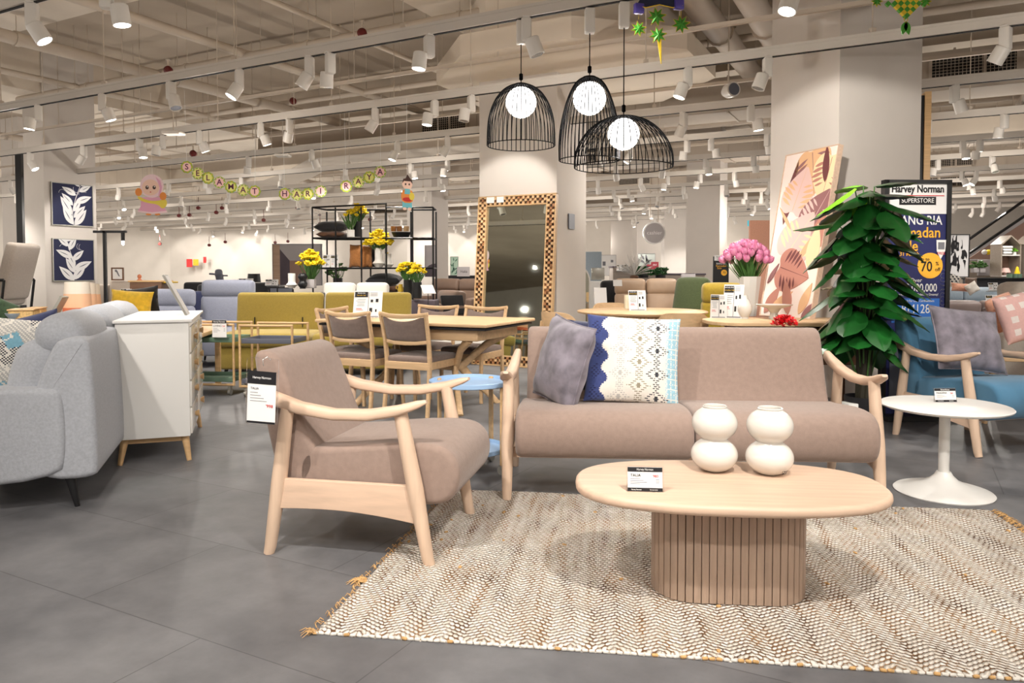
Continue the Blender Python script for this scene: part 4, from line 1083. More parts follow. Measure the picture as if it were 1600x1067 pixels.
for k, (px, Y, lab) in enumerate(((121, 5.9, 'striped drum lampshade in cream, sand and terracotta, nearest the picture column'), (131, 6.4, 'striped drum lampshade in the middle of three behind the grey sofa'), (139, 6.9, 'striped drum lampshade farthest back of three behind the grey sofa'))):
    p = aty(px, 464, Y); t = thing('table_lamp', lab, 'table lamp', (p.x, p.y, p.z)); m_ = MB(); m_.openlathe([(.105, -.13), (.088, .12)], n=36); m_.openlathe([(.103, -.13), (.086, .12)], n=36); m_.build('lamp_shade', shade, t)
    m_ = MB(); m_.lathe([(.07, -.31-.0), (.07, -.30), (.015, -.28), (.012, .05)], n=20); m_.build('base', 'white', t)
t = thing('display_table', 'low table under the striped lamps and black lamp post', 'table', (-3.9, 6.7, 0), R(10)); m_ = MB(); m_.rbox((.35, 0, .58), (1.5, 1.6, .04), .008, 0); m_.build('table_top', 'oak2', t)
for sx in (-1, 1):
    for sy in (-1, 1): m_ = MB(); m_.box((.35+sx*.7, sy*.7, .28), (.05, .05, .56)); m_.build('leg', 'oak2', t)
s = thing('sign_holder', 'tilted grey sign panel beside the striped lamps', 'sign', aty(93, 477, 5.6), rot=(0, R(28), R(10))); m_ = MB(); m_.box((0, 0, 0), (.02, .12, .15)); m_.build('sign_panel', 'silver', s)
t = thing('floor_lamp', 'black post lamp with a horizontal arm and one hanging bulb', 'floor lamp', ((165-800)/F*8.2, 8.2, 0)); m_ = MB(); m_.box((0, 0, .80), (.03, .03, 1.6)); m_.box((.07, 0, 1.35), (0.001, 0.001, .001)); m_.build('pole', 'black', t)
m_ = MB(); zt = aty(165, 362, 8.2).z; m_.box((.06, 0, zt), (.36, .03, .025)); m_.build('arm', 'black', t); m_ = MB(); m_.tube([(.2, 0, zt), (.2, 0, zt-.1)], .02, 10); m_.build('lamp_socket', 'black', t)
m_ = MB(); m_.lathe([(0, -.03), (.014, -.02), (.014, .02), (0, .03)], (.2, 0, zt-.12), 12); m_.build('bulb', 'lamp', t); m_ = MB(); m_.rbox((0, 0, .02), (.3, .3, .03), .01); m_.build('base', 'black', t)
t = thing('wall_panel', 'tall black panel edge left of the picture column', 'panel', aty(42, 300, 15)); m_ = MB(); m_.box((0, 0, -.25), (.12, .5, 2.0)); m_.build('panel_body', 'black', t)
t, c, y0 = canvas('picture', 'small framed sketch standing on the grey booth sofa', aty(184, 436, 15.2), 0, .2, .21, 'paper', 'walnut', .03, .025)
m_ = MB(); m_.prism([(-.03, .16), (.0, .17), (.05, .05), (.02, .06)], y0-.002, y0, 'xz'); m_.prism(arc(-.03, .17, .025, 0, 2*pi, 10), y0-.002, y0, 'xz'); m_.build('drawing', 'inkg', c)
board_sign('small white and yellow price board on the lavender grey sofa', aty(196, 462, 9.1), 0, .13, .085)
t = thing('figurine', 'small terracotta figurine on the wooden chest by the wall', 'figurine', aty(218, 438, 13)); m_ = MB(); m_.lathe([(0, -.06), (.05, -.06), (.045, 0), (.02, .03), (.035, .06), (.03, .09), (0, .11)], n=16); m_.build('figure_body', mat('terracotta', C(186, 116, 84), .7), t)
t = thing('side_chest', 'brown wooden chest behind the lavender grey sofa', 'cabinet', ((236-800)/F*13, 13, 0)); m_ = MB(); m_.rbox((0, 0, .5), (.55, .4, .96), .02); m_.build('carcass', 'walnut', t); m_ = MB(); m_.rbox((0, 0, .99), (.6, .42, .03), .01); m_.build('top_panel', 'oak2', t)
t = thing('folded_throw', 'mustard throw folded on the wooden chest', 'blanket', aty(255, 441, 13)); m_ = MB(); m_.rbox((0, 0, 0), (.4, .3, .03), .014); m_.build('throw_cloth', 'gold', t)
# grey sculpture
t = thing('sculpture', 'grey abstract animal-headed sculpture by the far wall', 'sculpture', aty(342, 443, 16)); m_ = MB(); m_.lathe([(.14, 0), (.13, .03), (.05, .05), (.07, .15), (.09, .2)], n=16); m_.build('base', 'graytray', t)
m_ = MB(); m_.rbox((0, 0, .22), (.16, .12, .18), .06, 2); m_.rbox((.06, 0, .12), (.07, .1, .16), .03, 1); m_.tube([(-.08, 0, .2), (-.2, 0, .21)], .02, 8); m_.tube([(.08, 0, .17), (.19, 0, .17)], .015, 8); m_.build('head', 'graytray', t)
t = thing('table_lamp', 'table lamp with a black drum shade near the far left wall', 'table lamp', aty(397, 446, 14)); m_ = MB(); m_.openlathe([(.125, .06), (.11, .22)], n=28); m_.lathe([(0, .22), (.11, .22)], n=28); m_.build('lamp_shade', 'black', t)
m_ = MB(); m_.lathe([(.05, -.02), (.05, -.01), (.01, 0), (.01, .1)], n=14); m_.build('base', 'chrome', t)
board_sign('pale brochure stand beside the black lampshade', aty(384, 446, 13.6), R(15), .26, .13)
board_sign('white price board on the black counter left of the white vases', aty(424, 446, 12), R(-8), .22, .10)
t = thing('console_table', 'long black console table under the lamp and sculpture', 'table', ((372-800)/F*14.5, 14.5, 0)); m_ = MB(); m_.rbox((0, 0, .86), (1.7, .4, .05), .01); m_.build('table_top', 'black', t)
for sx in (-.8, .8): m_ = MB(); m_.box((sx, 0, .42), (.05, .36, .84)); m_.build('leg', 'black', t)
t = thing('console_table', 'black counter carrying the white vases and yellow orchids', 'table', ((474-800)/F*10.2, 10.2, 0)); m_ = MB(); m_.rbox((0, 0, .84), (.62, .4, .06), .01); m_.build('table_top', 'black', t)
for sx in (-.28, .28): m_ = MB(); m_.box((sx, 0, .41), (.05, .36, .8)); m_.build('leg', 'black', t)
t = thing('armchair', 'black mesh-backed chair with two back panels', 'chair', ((427-800)/F*10.8, 10.8, 0), R(-8))
m_ = MB(); m_.rbox((-.09, .2, .78), (.10, .02, .26), .005, 0); m_.rbox((.09, .2, .78), (.22, .02, .26), .005, 0); m_.build('backrest', 'graytray', t)
m_ = MB(); m_.box((.0, .21, .91), (.40, .03, .025)); m_.box((-.03, .21, .76), (.025, .03, .3)); m_.box((-.19, .21, .5), (.025, .03, .8)); m_.box((.2, .21, .5), (.025, .03, .8)); m_.build('frame', 'black', t)
m_ = MB(); m_.rbox((0, -.03, .45), (.42, .44, .04), .01); m_.build('seat', 'black', t)
for sx in (-1, 1): m_ = MB(); m_.tube([(sx*.19, -.22, .45), (sx*.2, -.24, 0)], .014, 8); m_.tube([(sx*.19, .2, .45), (sx*.2, .24, 0)], .014, 8); m_.build('leg', 'black', t)
# wall notices
for px, py, m__, lab, w, h in ((296, 411, 'red', 'red square notice on the far white wall', .16, .2), (306, 410, 'gold', 'yellow square notice on the far white wall', .15, .16), (320, 406, 'red', 'red and white notice on the far white wall, nearest the sculpture', .08, .15)):
    p = aty(px, py, 33.6); t = thing('wall_notice', lab, 'sign', p); m_ = MB(); m_.box((0, 0, 0), (w*1.6, .02, h*1.8)); m_.build('notice_plate', m__, t)
# big abstract panel
M['pw'] = wood('panel_wood', C(176, 146, 122), .12); M['pd'] = mat('plum_grey', C(84, 74, 82), .7, noise=.2, nscale=3); M['pg'] = mat('pale_grey_print', C(172, 166, 166), .7, noise=.06, nscale=3); M['pb'] = mat('dusty_brown_print', C(150, 120, 106), .7)
t, c, y0 = canvas('picture', 'large geometric picture in grey, tan and plum behind the black shelf', aty(465, 445, 13), 0, .84, .70, 'pg', 'inkg', .04, .01)
m_ = MB(); m_.prism([(-.42, 0), (-.30, 0), (-.30, .70), (-.42, .70)], y0-.002, y0, 'xz'); m_.build('tan_band', 'pw', c)
m_ = MB(); m_.prism([(-.30, 0), (-.13, 0), (-.13, .42), (-.30, .62)], y0-.002, y0, 'xz'); m_.build('plum_wedge', 'pd', c)
m_ = MB(); m_.prism([(-.13, 0), (.28, 0), (.28, .42), (-.13, .42)], y0-.002, y0, 'xz'); m_.build('brown_block', 'pb', c)
# ================================================================== BLACK GRID SHELF AND WHAT STANDS ON IT
SY = 10.6
def spx(px, Y): return (px-800)/F*Y
xA, xB = spx(489, SY), spx(645, SY); xC = spx(679, SY-.1)
t = thing('shelf_unit', 'tall open black metal grid shelf holding vases and cushions', 'shelf', (0, SY, 0))
def bar(m_, a, b, r=.010): m_.tube([a, b], r*1.2, 4)
cols = [spx(q, SY) for q in (489, 525, 565, 604)]; colsr = [spx(q, SY) for q in (645, 677)]
zs_ = [aty(500, q, SY).z for q in (324, 372, 419, 475)]
m_ = MB()
for x in cols:
    if x in (cols[1], ): yy = .0
    bar(m_, (x, 0, 0), (x, 0, zs_[0]+(.06 if x == cols[3] else 0)))
for x in colsr: bar(m_, (x, 0, 0), (x, 0, zs_[0]))
for x in (cols[0]+.1, cols[2]+.05, cols[3]-.08, colsr[0]-.08, colsr[1]+.0): bar(m_, (x, .42, 0), (x, .42, zs_[0]-.03))
m_.build('upright', 'black', t)
for z in zs_:
    m_ = MB(); bar(m_, (cols[0], 0, z), (cols[3], 0, z+(.05 if z == zs_[0] else 0))); bar(m_, (cols[0]+.1, .42, z), (cols[3]-.08, .42, z)); bar(m_, (colsr[0]-.08, .42, z), (colsr[1], .42, z))
    bar(m_, (cols[3], 0, z), (colsr[1], 0, z)); bar(m_, (cols[0], 0, z), (cols[0]+.1, .42, z)); bar(m_, (colsr[1], 0, z), (colsr[1], .42, z)); bar(m_, (colsr[0], 0, z), (colsr[0]-.08, .42, z))
    m_.build('rail', 'black', t)
for k, (a, b, z) in enumerate(((cols[0], cols[2], zs_[1]), (cols[1]-.02, cols[3], zs_[2]), (cols[3], colsr[1], zs_[1]), (cols[2], cols[3], zs_[3]), (cols[3], colsr[1], zs_[3]-.12))):
    m_ = MB(); m_.box(((a+b)/2, .21, z+.008), (b-a, .42, .008)); m_.build('shelf_board', 'black', t)
def on(px, py, dy=.2): return aty(px, py, SY+dy)
def bouquet(name, label, loc, pot, potm, ph, pr, cr, nfl, petal, seed, stems=True, cat='flower vase', potn='pot', spread=1.0, fh=.10):
    t = thing(name, label, cat, loc); rr = random.Random(seed)
    m_ = MB()
    if pot == 'cyl': m_.lathe([(0, 0), (pr, 0), (pr, ph), (pr*.9, ph), (pr*.88, ph-.03), (0, ph-.03)], n=24)
    elif pot == 'sq': m_.rbox((0, 0, ph/2), (pr*2, pr*2, ph), .008, 0)
    elif pot == 'ball': m_.lathe([(0, 0), (pr*.8, 0), (pr*1.0, ph*.08), (pr*1.55, ph*.22), (pr*1.0, ph*.36), (pr*.95, ph*.45), (pr, ph), (pr*.9, ph), (0, ph*.9)], n=24)
    m_.build(potn, potm, t, sharp=50)
    m_ = MB(); sm = MB()
    for k in range(int(nfl*1.6)):
        a = rr.random()*6.28; q_ = rr.random()**.5; x = cr*q_*cos(a)*spread; y = cr*q_*sin(a)*.7; z = ph+fh+cr*.9*(1-q_*q_)*rr.uniform(.6, 1.2)
        s_ = max(.012, cr*.26*rr.uniform(.8, 1.25))
        for w in range(5):
            b = w*1.257+a; m_.rbox((x+s_*.6*cos(b), y+s_*.5*sin(b), z+s_*.25*sin(3*b)), (s_*1.1, s_*.9, s_*.45), s_*.2, 0, rz=b, tilt=('Y', rr.uniform(-.9, .3)), seg=1)
        sm.tube([(pr*.3*cos(a), pr*.3*sin(a), ph*.8), (x*.7, y*.7, ph+fh*.5), (x, y, z)], .004, 4)
        if k % 2 == 0: sm.prism(xform(leaf2(fh*1.3, .02), pi/2+rr.uniform(-.6, .6), x*.3, ph), y*.3, y*.3+.001, 'xz')
    m_.build('blossoms', petal, t, sharp=30); sm.build('stems', 'stemg', t)
    return t
def pillow_flat(label, loc, w, d, m__, rz=0, tilt=0, t_=.12, seed=1): return cushion(label, loc, (R(90+tilt), 0, rz), w, d, t_, [m__], seed=seed)
pillow_flat('black velvet cushion on the upper left shelf, on top of the brown one', on(520, 354), .48, .40, 'blackf', 0, 6, .16, 21)
pillow_flat('brown cushion on the upper left shelf, under the black one', on(521, 367), .42, .40, 'brownf', 0, 0, .11, 22)
bouquet('flower_vase', 'yellow tulips in a small white pot on the upper shelf', on(548, 370, .1), 'cyl', 'white', .10, .055, .10, 12, 'yellowp', 31, fh=.20)
bouquet('flower_vase', 'yellow tulips in a tall black vase on the upper shelf', on(559, 370, .22), 'cyl', 'black', .22, .062, .13, 16, 'yellowp', 32, fh=.12)
for k, (px, m__) in enumerate(((615, 'caramel'), (624, 'caramel'), (635, 'oak2'))):
    t = thing('wooden_cup', 'tan wooden cup on the black tray of the upper right shelf, %s' % ['farthest from the mirror', 'in the middle', 'nearest the mirror'][k], 'cup', on(px, 358, .2)); m_ = MB(); m_.lathe([(0, -.03), (.036, -.03), (.042, .04), (.036, .04), (.03, -.02), (0, -.02)], n=20); m_.build('cup_body', m__, t)
t = thing('serving_tray', 'black oval tray of cups on the upper right shelf', 'tray', on(627, 366, .2)); m_ = MB(); m_.lathe([(0, -.04), (.11, -.04), (.145, .03), (.135, .03), (.10, -.03), (0, -.03)], n=28, sy=.7); m_.build('tray_body', 'black', t)
cushion('caramel cushion with frayed hem standing on the middle shelf', on(556, 400, .2), (R(-6), 0, R(-12)), .20, .34, .10, ['caramel'], seed=23)
cushion('darker caramel cushion beside it on the middle shelf', on(573, 401, .24), (R(-6), 0, R(20)), .16, .33, .10, ['brownf' if False else 'caramel'], seed=24)
cushion('black cushion standing behind the caramel ones on the middle shelf', on(583, 401, .32), (R(-6), 0, R(30)), .14, .32, .10, ['blackf'], seed=25)
bouquet('flower_vase', 'large yellow bouquet in a white ball-footed vase on the middle shelf', on(592, 418, .12), 'ball', 'ceramic', .28, .06, .19, 34, 'yellowp', 33, fh=.06)
bouquet('vase', 'empty white double vase beside the large yellow bouquet', on(607, 418, .2), 'ball', 'ceramic', .20, .048, .02, 2, 'yellowp', 34, fh=.0, cat='vase')
board_sign('white brochure stand with a bowl picture on the black shelf', on(509, 419, .2), R(-10), .11, .20)
board_sign('white brochure stand beside it on the black shelf', on(523, 419, .2), R(12), .11, .20)
t = bouquet('potted_plant', 'dark green pot plant with white blooms below the black shelf', aty(528, 447, SY+.5), 'cyl', 'black', .12, .07, .16, 10, 'stemg', 35, fh=.05, cat='plant')
pillow_flat('black cushion on the lower shelf, on top of the brown one', on(601, 437, .3), .50, .42, 'blackf', 0, 6, .18, 26)
pillow_flat('brown cushion on the lower shelf, under the black one', on(612, 451, .3), .34, .40, 'brownf', 0, 0, .11, 27)
t = thing('jug', 'small mustard jug on the lower shelf', 'jug', on(626, 456, .1)); m_ = MB(); m_.lathe([(0, 0), (.04, 0), (.045, .03), (.028, .09), (.032, .11), (.025, .11), (0, .09)], n=20); m_.build('jug_body', 'gold', t); m_ = MB(); m_.tube([(-.035, 0, .03), (-.065, 0, .05), (-.06, 0, .08), (-.03, 0, .09)], .006, 6); m_.build('handle', 'gold', t)
bouquet('flower_vase', 'yellow flowers in the tall black vase at the shelf end, farther one', aty(638, 466, SY-.1), 'cyl', 'black', .26, .065, .15, 20, 'yellowp', 36, fh=.12)
bouquet('flower_vase', 'yellow flowers in the tall black vase at the shelf end, nearer one', aty(652, 466, SY-.35), 'cyl', 'black', .22, .062, .12, 18, 'yellowp', 37, fh=.12)
bouquet('potted_orchid', 'yellow orchids in a square white pot on the black counter', aty(486, 450, 10.1), 'sq', 'pg', .12, .06, .17, 22, 'yellowp', 38, fh=.20, cat='plant')
bouquet('vase', 'white vase with a bulging foot on the black counter', aty(456, 450, 10.1), 'ball', 'matt', .20, .05, .001, 1, 'stemg', 39, fh=-.1, cat='vase')
t = thing('vase', 'black double-ball vase between white vase and orchids', 'vase', aty(473, 451, 10.0)); m_ = MB(); m_.lathe([(0, 0), (.04, 0)]+[(.062*cos(a), .06+.055*sin(a)) for a in [-.9+1.7*k/8 for k in range(9)]]+[(.062*cos(a), .16+.055*sin(a)) for a in [-.8+1.9*k/8 for k in range(9)]]+[(0, .21)], n=24); m_.build('vase_body', 'black', t)
t = thing('sign_board', 'tilted white info board on a thin black stand by the shelf end', 'sign', aty(669, 452, 9.9), rot=(R(-50), 0, R(25))); m_ = MB(); m_.box((0, 0, 0), (.17, .006, .17)); m_.build('board', 'paper', t)
m_ = MB(); m_.tube([(0, .01, 0), (0, .4, -.35)], .006, 6); m_.build('stand_pole', 'black', t)
t = thing('display_plinth', 'dark low plinth under the black flower vases', 'plinth', (spx(650, 10.5), 10.5, 0)); m_ = MB(); m_.rbox((0, 0, .39), (.6, .5, .74), .01); m_.build('plinth_body', M['pd'], t)
# background between shelf and mirror
t, c, y0 = canvas('picture', 'tall pale picture with a dark hill on the far column', aty(673, 432, 17.5), 0, .26, .72, 'pg', 'inkg', .03, .008)
m_ = MB(); m_.prism([(-.13, .0), (.13, 0), (.13, .30), (.05, .30), (-.04, .26), (-.13, .18)], y0-.002, y0, 'xz'); m_.build('hill_motif', 'pd', c)
t, c, y0 = canvas('picture', 'narrow green leafy picture on the lit far wall', aty(710, 430, 26), 0, .26, .64, mat('mint_print', C(186, 212, 192), .7), 'inkg', .03, .01)
m_ = MB()
for k in range(14): m_.prism(clip(xform(leaf2(.13, .035), random.uniform(.4, 2.6), random.uniform(-.1, .1), random.uniform(.02, .5)), .26, .64), y0-.002, y0, 'xz')
m_.build('leaf_motif', mat('sea_green', C(70, 116, 96), .7), c)
t = thing('sign_board', 'grey framed sign with brand lettering beside the mirror', 'sign', aty(724, 431, 14)); m_ = MB(); m_.box((0, 0, .08), (.24, .02, .18)); m_.build('board', 'pg', t); text('Hukla', .07, (0.01, -.012, .08), 'ink', t, sx=.8)
t = thing('console_table', 'long dark sideboard against the lit far wall', 'sideboard', (spx(700, 24), 24, 0)); m_ = MB(); m_.rbox((0, 0, .5), (2.6, .5, 1.0), .02, 0); m_.build('carcass', 'ink', t); m_ = MB(); m_.box((0, 0, 1.02), (2.7, .55, .04)); m_.build('top_panel', 'black', t)
t = thing('armchair', 'black leather lounge chair tilted back beside the mirror', 'chair', (spx(712, 11), 11, 0), R(30)); m_ = MB(); m_.rbox((0, .1, .66), (.36, .05, .3), .015, 0, tilt=('X', R(-20))); m_.build('backrest', 'blackf', t); m_ = MB(); m_.rbox((0, -.1, .46), (.4, .5, .06), .02); m_.build('seat', 'blackf', t)
for sx in (-1, 1): m_ = MB(); m_.tube([(sx*.1, 0, .45), (sx*.2, .25, 0)], .012, 6); m_.tube([(sx*.1, 0, .45), (sx*.2, -.3, 0)], .012, 6); m_.build('leg', 'black', t)
# ================================================================== ROUND OAK TABLE GROUP
RX, RY = spx(1003, 7.75), 7.75
t = thing('dining_table', 'round oak dining table on a slatted drum behind the sofa', 'dining table', (RX, RY, 0)); m_ = MB(); m_.lathe([(0, .715), (.6, .715), (.665, .73), (.67, .745), (.66, .752), (0, .752)], n=64); m_.build('table_top', 'oak3', t)
m_ = MB(); m_.lathe([(.27, 0), (.27, .715)], n=40); m_.build('table_base', 'walnut', t); m_ = MB()
for k in range(44): a = 2*pi*k/44; m_.box((.275*cos(a), .275*sin(a), .36), (.012, .033, .7), rz=a)
m_.build('slat_cladding', 'oak3', t)
def shell_chair(label, px, Y, rz):
    t = thing('dining_chair', label, 'chair', (spx(px, Y), Y, 0), R(rz))
    vs = []; fs = []; n, m2 = 16, 6
    for sd_ in (0, 1):
        for i in range(n+1):
            u = -1+2*i/n
            for j in range(m2+1):
                v = j/m2; z = .60+.19*v*(1-.35*abs(u)**5)+(.0); r_ = .24+.012*v+sd_*.014; a = u*1.0
                zz = z if v > 0 else .60+.05*abs(u)
                vs.append((r_*sin(a), r_*cos(a)-.02, zz))
    o = (n+1)*(m2+1)
    for i in range(n):
        for j in range(m2): a = i*(m2+1)+j; q_ = (a, a+m2+1, a+m2+2, a+1); fs += [q_, tuple(k+o for k in q_[::-1])]
    for i in range(n):
        for j in (0, m2): a = i*(m2+1)+j; fs.append((a, a+m2+1, a+m2+1+o, a+o))
    for i in (0, n):
        for j in range(m2): a = i*(m2+1)+j; fs.append((a, a+1, a+1+o, a+o))
    m_ = MB(); m_._add(vs, fs); m_.build('backrest', 'oak3', t, sharp=50)
    m_ = MB(); m_.rbox((0, 0, .45), (.44, .42, .035), .016, 1); m_.build('seat', 'oak3', t)
    for sx in (-1, 1):
        m_ = MB(); m_.tube([(sx*.15, .20, .70), (sx*.17, .19, .45), (sx*.21, .24, 0)], [.012, .017, .011], 10); m_.build('leg', 'oak3', t)
        m_ = MB(); m_.tube([(sx*.17, -.16, .45), (sx*.21, -.21, 0)], [.017, .011], 10); m_.build('leg', 'oak3', t)
    return t
shell_chair('curved-back oak chair with its back to the sofa at the round table', 1066, 6.75, 172)
shell_chair('curved-back oak chair beside the middle column at the round table', 888, 6.9, 130)
shell_chair('curved-back oak chair far side of the round table, below the black armchair', 960, 8.55, 8)
shell_chair('curved-back oak chair partly behind the brochure stands', 1112, 7.5, -110)
board_sign('white price board standing on the round oak table', (spx(997, 7.7), 7.7, .752), R(4), .18, .215)
L('sofa', 'tan leather two-seat recliner sofa behind the round table', 'sofa', 1016, 10.3, 0, 1.15, 2, 'tan', bh=1.05, arm=.68, head=True, aw=.13)
L('armchair', 'black fabric armchair with a white sheet on its back', 'armchair', 961, 10.6, 0, .36, 1, 'blackf', bh=1.02, arm=0, aw=.01)
t = thing('price_sheet', 'white sheet lying on the back of the black fabric armchair', 'sign', aty(965, 442, 10.1), rot=(R(-20), 0, 0)); m_ = MB(); m_.box((0, 0, 0), (.12, .003, .09)); m_.build('sheet', 'paper', t)
L('armchair', 'tan armrest stool piece beside the black armchair', 'stool', 970, 9.3, 0, .28, 1, 'tan', D=.5, bh=.68, sh=.6, arm=0, aw=.01)
for k, (px, h_) in enumerate(((979, .15), (984, .12))):
    t = thing('candle', 'cream pillar candle on the round table, %s' % ('taller one' if k == 0 else 'shorter one'), 'candle', (spx(px, 8.1), 8.1, .752)); m_ = MB(); m_.lathe([(0, 0), (.025, 0), (.025, h_), (0, h_)], n=16); m_.build('candle_body', mat('wax', C(232, 222, 196), .5), t)
# green tufted chair
t = thing('armchair', 'moss green tufted high-back armchair behind the round table', 'armchair', (spx(1066, 9.3), 9.3, 0), R(-40))
m_ = MB(); m_.rbox((0, .22, .72), (.46, .16, .72), .07, 4, puff=(0, .02, .02), tilt=('X', R(-16))); m_.build('backrest', 'green', t, sharp=70)
m_ = MB()
for i in range(3):
    for j in range(3): m_.rbox((-.14+.14*i, .12+.04*j, .56+.15*j), (.13, .05, .14), .024, 1, tilt=('X', R(-16)))
m_.build('tufts', 'green', t, sharp=70)
m_ = MB(); m_.rbox((0, -.08, .4), (.5, .5, .14), .06, 2); m_.build('seat', 'green', t, sharp=70); m_ = MB(); m_.lathe([(.2, 0), (.2, .02), (.03, .05), (.03, .33)], n=20); m_.build('base', 'black', t)
L('armchair', 'yellow armchair seen from behind beside the brochure stands', 'armchair', 1118, 8.9, 176, .56, 1, 'yellow', bh=1.02, arm=.6, aw=.05, head=True)
# ================================================================== SIDEBOARD WITH PAINTING, TULIPS, BROCHURES
DX = Vector((2.17, 6.15, 0))
t = thing('side_table', 'oak display table carrying the tulips and the tall leaf painting', 'table', (2.34, 6.22, 0), R(-2)); m_ = MB(); m_.prism(rrect(1.45, .72, .28, 8), .72, .75, r=.006); m_.build('table_top', 'oak3', t)
for sx in (-1, 1):
    for sy in (-1, 1): m_ = MB(); m_.rbox((sx*.48, sy*.2, .36), (.06, .06, .72), .01, 0); m_.build('leg', 'walnut', t)
m_ = MB(); m_.rbox((0, 0, .55), (1.0, .42, .3), .01, 0); m_.build('cabinet_box', 'walnut', t)
zt = .75
# tall painting leaning back against the right-hand column; its width runs into depth
M['pkb'] = mat('blush_print', C(240, 222, 212), .7); M['pk1'] = mat('rose_print', C(226, 190, 182), .7); M['pk2'] = mat('dusty_rose_print', C(186, 128, 112), .7); M['pk3'] = mat('mauve_print', C(150, 104, 104), .7); M['pk4'] = mat('sand_print', C(224, 178, 136), .7); M['pk5'] = mat('cream_print', C(240, 214, 170), .7); M['pk6'] = mat('plum_print', C(112, 62, 62), .7)
near = atz(1266, 498, zt); far = near+Vector((D1.x, D1.y, 0))*.66
w_, h_ = .66, 1.52
t = thing('painting', 'tall framed painting of pink and rust monstera leaves leaning by the white column', 'picture', (near+far)/2, rot=(0, 0, 0))
# local x -> near minus far direction, local -y -> outward (to the left), leaning back
rzp = math.atan2(-D1.y, -D1.x)
t.rotation_euler = (R(-10.5), 0, rzp)
m_ = MB(); m_.box((0, .02, h_/2), (w_, .045, h_)); cv = m_.build('canvas', 'pkb', t)
m_ = MB()
for s_ in (-1, 1): m_.box((s_*(w_/2+.004), .018, h_/2), (.008, .055, h_+.016)); m_.box((0, .018, h_/2+s_*(h_/2+.004)), (w_, .055, .008))
m_.build('frame', 'oak', t)
def monstera(cx, cz, L_, W_, ang, mi, vein, lobes=6, seed=0):
    """a split leaf: overlapping finger lobes off a midrib"""
    k_ = monstera.k; monstera.k += 1; y1 = -.0035-.0004*k_
    A.cur = mi
    hrt = smooth_poly([(0, 0), (-L_*.14, W_*.22), (L_*.02, W_*.46), (L_*.30, W_*.52), (L_*.62, W_*.36), (L_*.88, W_*.12), (L_, 0), (L_*.88, -W_*.12), (L_*.62, -W_*.36), (L_*.30, -W_*.52), (L_*.02, -W_*.46), (-L_*.14, -W_*.22)], 2)
    A.prism(clip(xform(hrt, ang, cx, cz), w_, h_), y1, -.002, 'xz'); A.cur = vein
    for j in range(lobes-1):
        f = (j+.6)/(lobes-.5)
        for sd_ in (-1, 1):
            e = W_*.5*sin(pi*min(.97, .25+.7*f))**.6; bx, bz = L_*f*.62+.30*e, sd_*e*1.02
            lf = xform(xform(leaf2(e*.78, e*.17), sd_*(-pi/2-.35)+0, bx, bz), ang, cx, cz); A.prism(clip(lf, w_, h_), y1-.0002, -.002, 'xz')
    A.cur = vein; lf = xform([(0, -.004), (L_, -.001), (L_, .001), (0, .004)], ang, cx, cz); A.prism(clip(lf, w_, h_), y1-.0003, -.002, 'xz')
monstera.k = 0; A = MB()
pal = ['pk1', 'pk2', 'pk3', 'pk4', 'pk5', 'pk6']
def blob(cx, cz, L_, W_, ang, mi):
    A.cur = mi; monstera.k += 1; A.prism(clip(xform(leaf2(L_, W_, 12), ang, cx, cz), w_, h_), -.0035-.0004*monstera.k, -.002, 'xz')
blob(-.22, .85, .62, .12, 1.45, 5); monstera(.02, 1.50, .42, .44, -1.3, 3, 2); monstera(.28, 1.42, .42, .40, -1.7, 4, 1); monstera(-.12, .98, .42, .42, 1.3, 0, 3)
blob(.24, 1.2, .36, .08, 1.7, 5); monstera(.12, .78, .42, .40, 1.05, 2, 0); blob(.2, .55, .5, .2, 1.2, 1); monstera(-.1, .56, .48, .46, .95, 0, 4); blob(.05, .5, .4, .07, .9, 3); blob(.22, .42, .42, .16, 1.5, 4)
monstera(-.15, .45, .40, .40, -.25, 1, 5); blob(-.28, .02, .3, .12, 1.0, 1); blob(-.2, .05, .32, .09, .6, 3); blob(.05, .02, .34, .12, 1.9, 1); blob(.18, .03, .3, .10, 1.2, 3); blob(.22, .0, .24, .08, .7, 2); blob(-.3, .3, .22, .05, 1.0, 2); blob(-.1, .8, .3, .03, 2.3, 3)
A.build('leaf_motif', pal, cv, fix=False)
# vase with tulips
tv = atz(1178, 495, zt)+Vector((0, .12, 0))
t = thing('vase', 'tall white faceted vase holding the pink tulips', 'vase', tv); m_ = MB(); m_.lathe([(0, 0), (.055, 0), (.06, .01), (.10, .36), (.095, .36), (.055, .02), (0, .02)], n=10); m_.build('vase_body', 'ceramic', t, sharp=20)
def tulip():
    t = thing('tulip', 'pink tulip in the tall white vase', 'flower', tv, group='pink tulips in the tall white vase')
    m_ = MB()
    for k in range(6):
        a = k*pi/3; r0 = .019+(k % 2)*.003
        vs = []; n = 5
        for i in range(n+1):
            v = i/n; ww = .019*sin(pi*(v*.85+.12)); rr_ = r0*sin(pi*(v*.62+.14))
            for s_ in (-1, 0, 1): vs.append((rr_*cos(a)-s_*ww*sin(a)+(.003*cos(a) if s_ == 0 else 0), rr_*sin(a)+s_*ww*cos(a)+(.003*sin(a) if s_ == 0 else 0), v*.062))
        fs = [(i*3+j, i*3+j+1, (i+1)*3+j+1, (i+1)*3+j) for i in range(n) for j in range(2)]
        m_._add(vs, fs)
    m_.build('bloom', 'pinkp', t, sharp=80, fix=False)
    m_ = MB(); m_.tube([(0, 0, 0), (0, .0, -.30)], .003, 5); m_.build('stem', 'stemg', t)
    m_ = MB(); m_.prism(leaf2(.24, .035, 8), 0, .001, 'xz', r=0)
    m_.v = [(y_+.004, x_*.0+y_*.0+.02*sin(x_*12), -.30+x_) if False else (z_+.003, .012*sin(x_*10), -.28+x_) for (x_, y_, z_) in m_.v]; m_.build('leaf', 'stemg', t, fix=False)
    return t
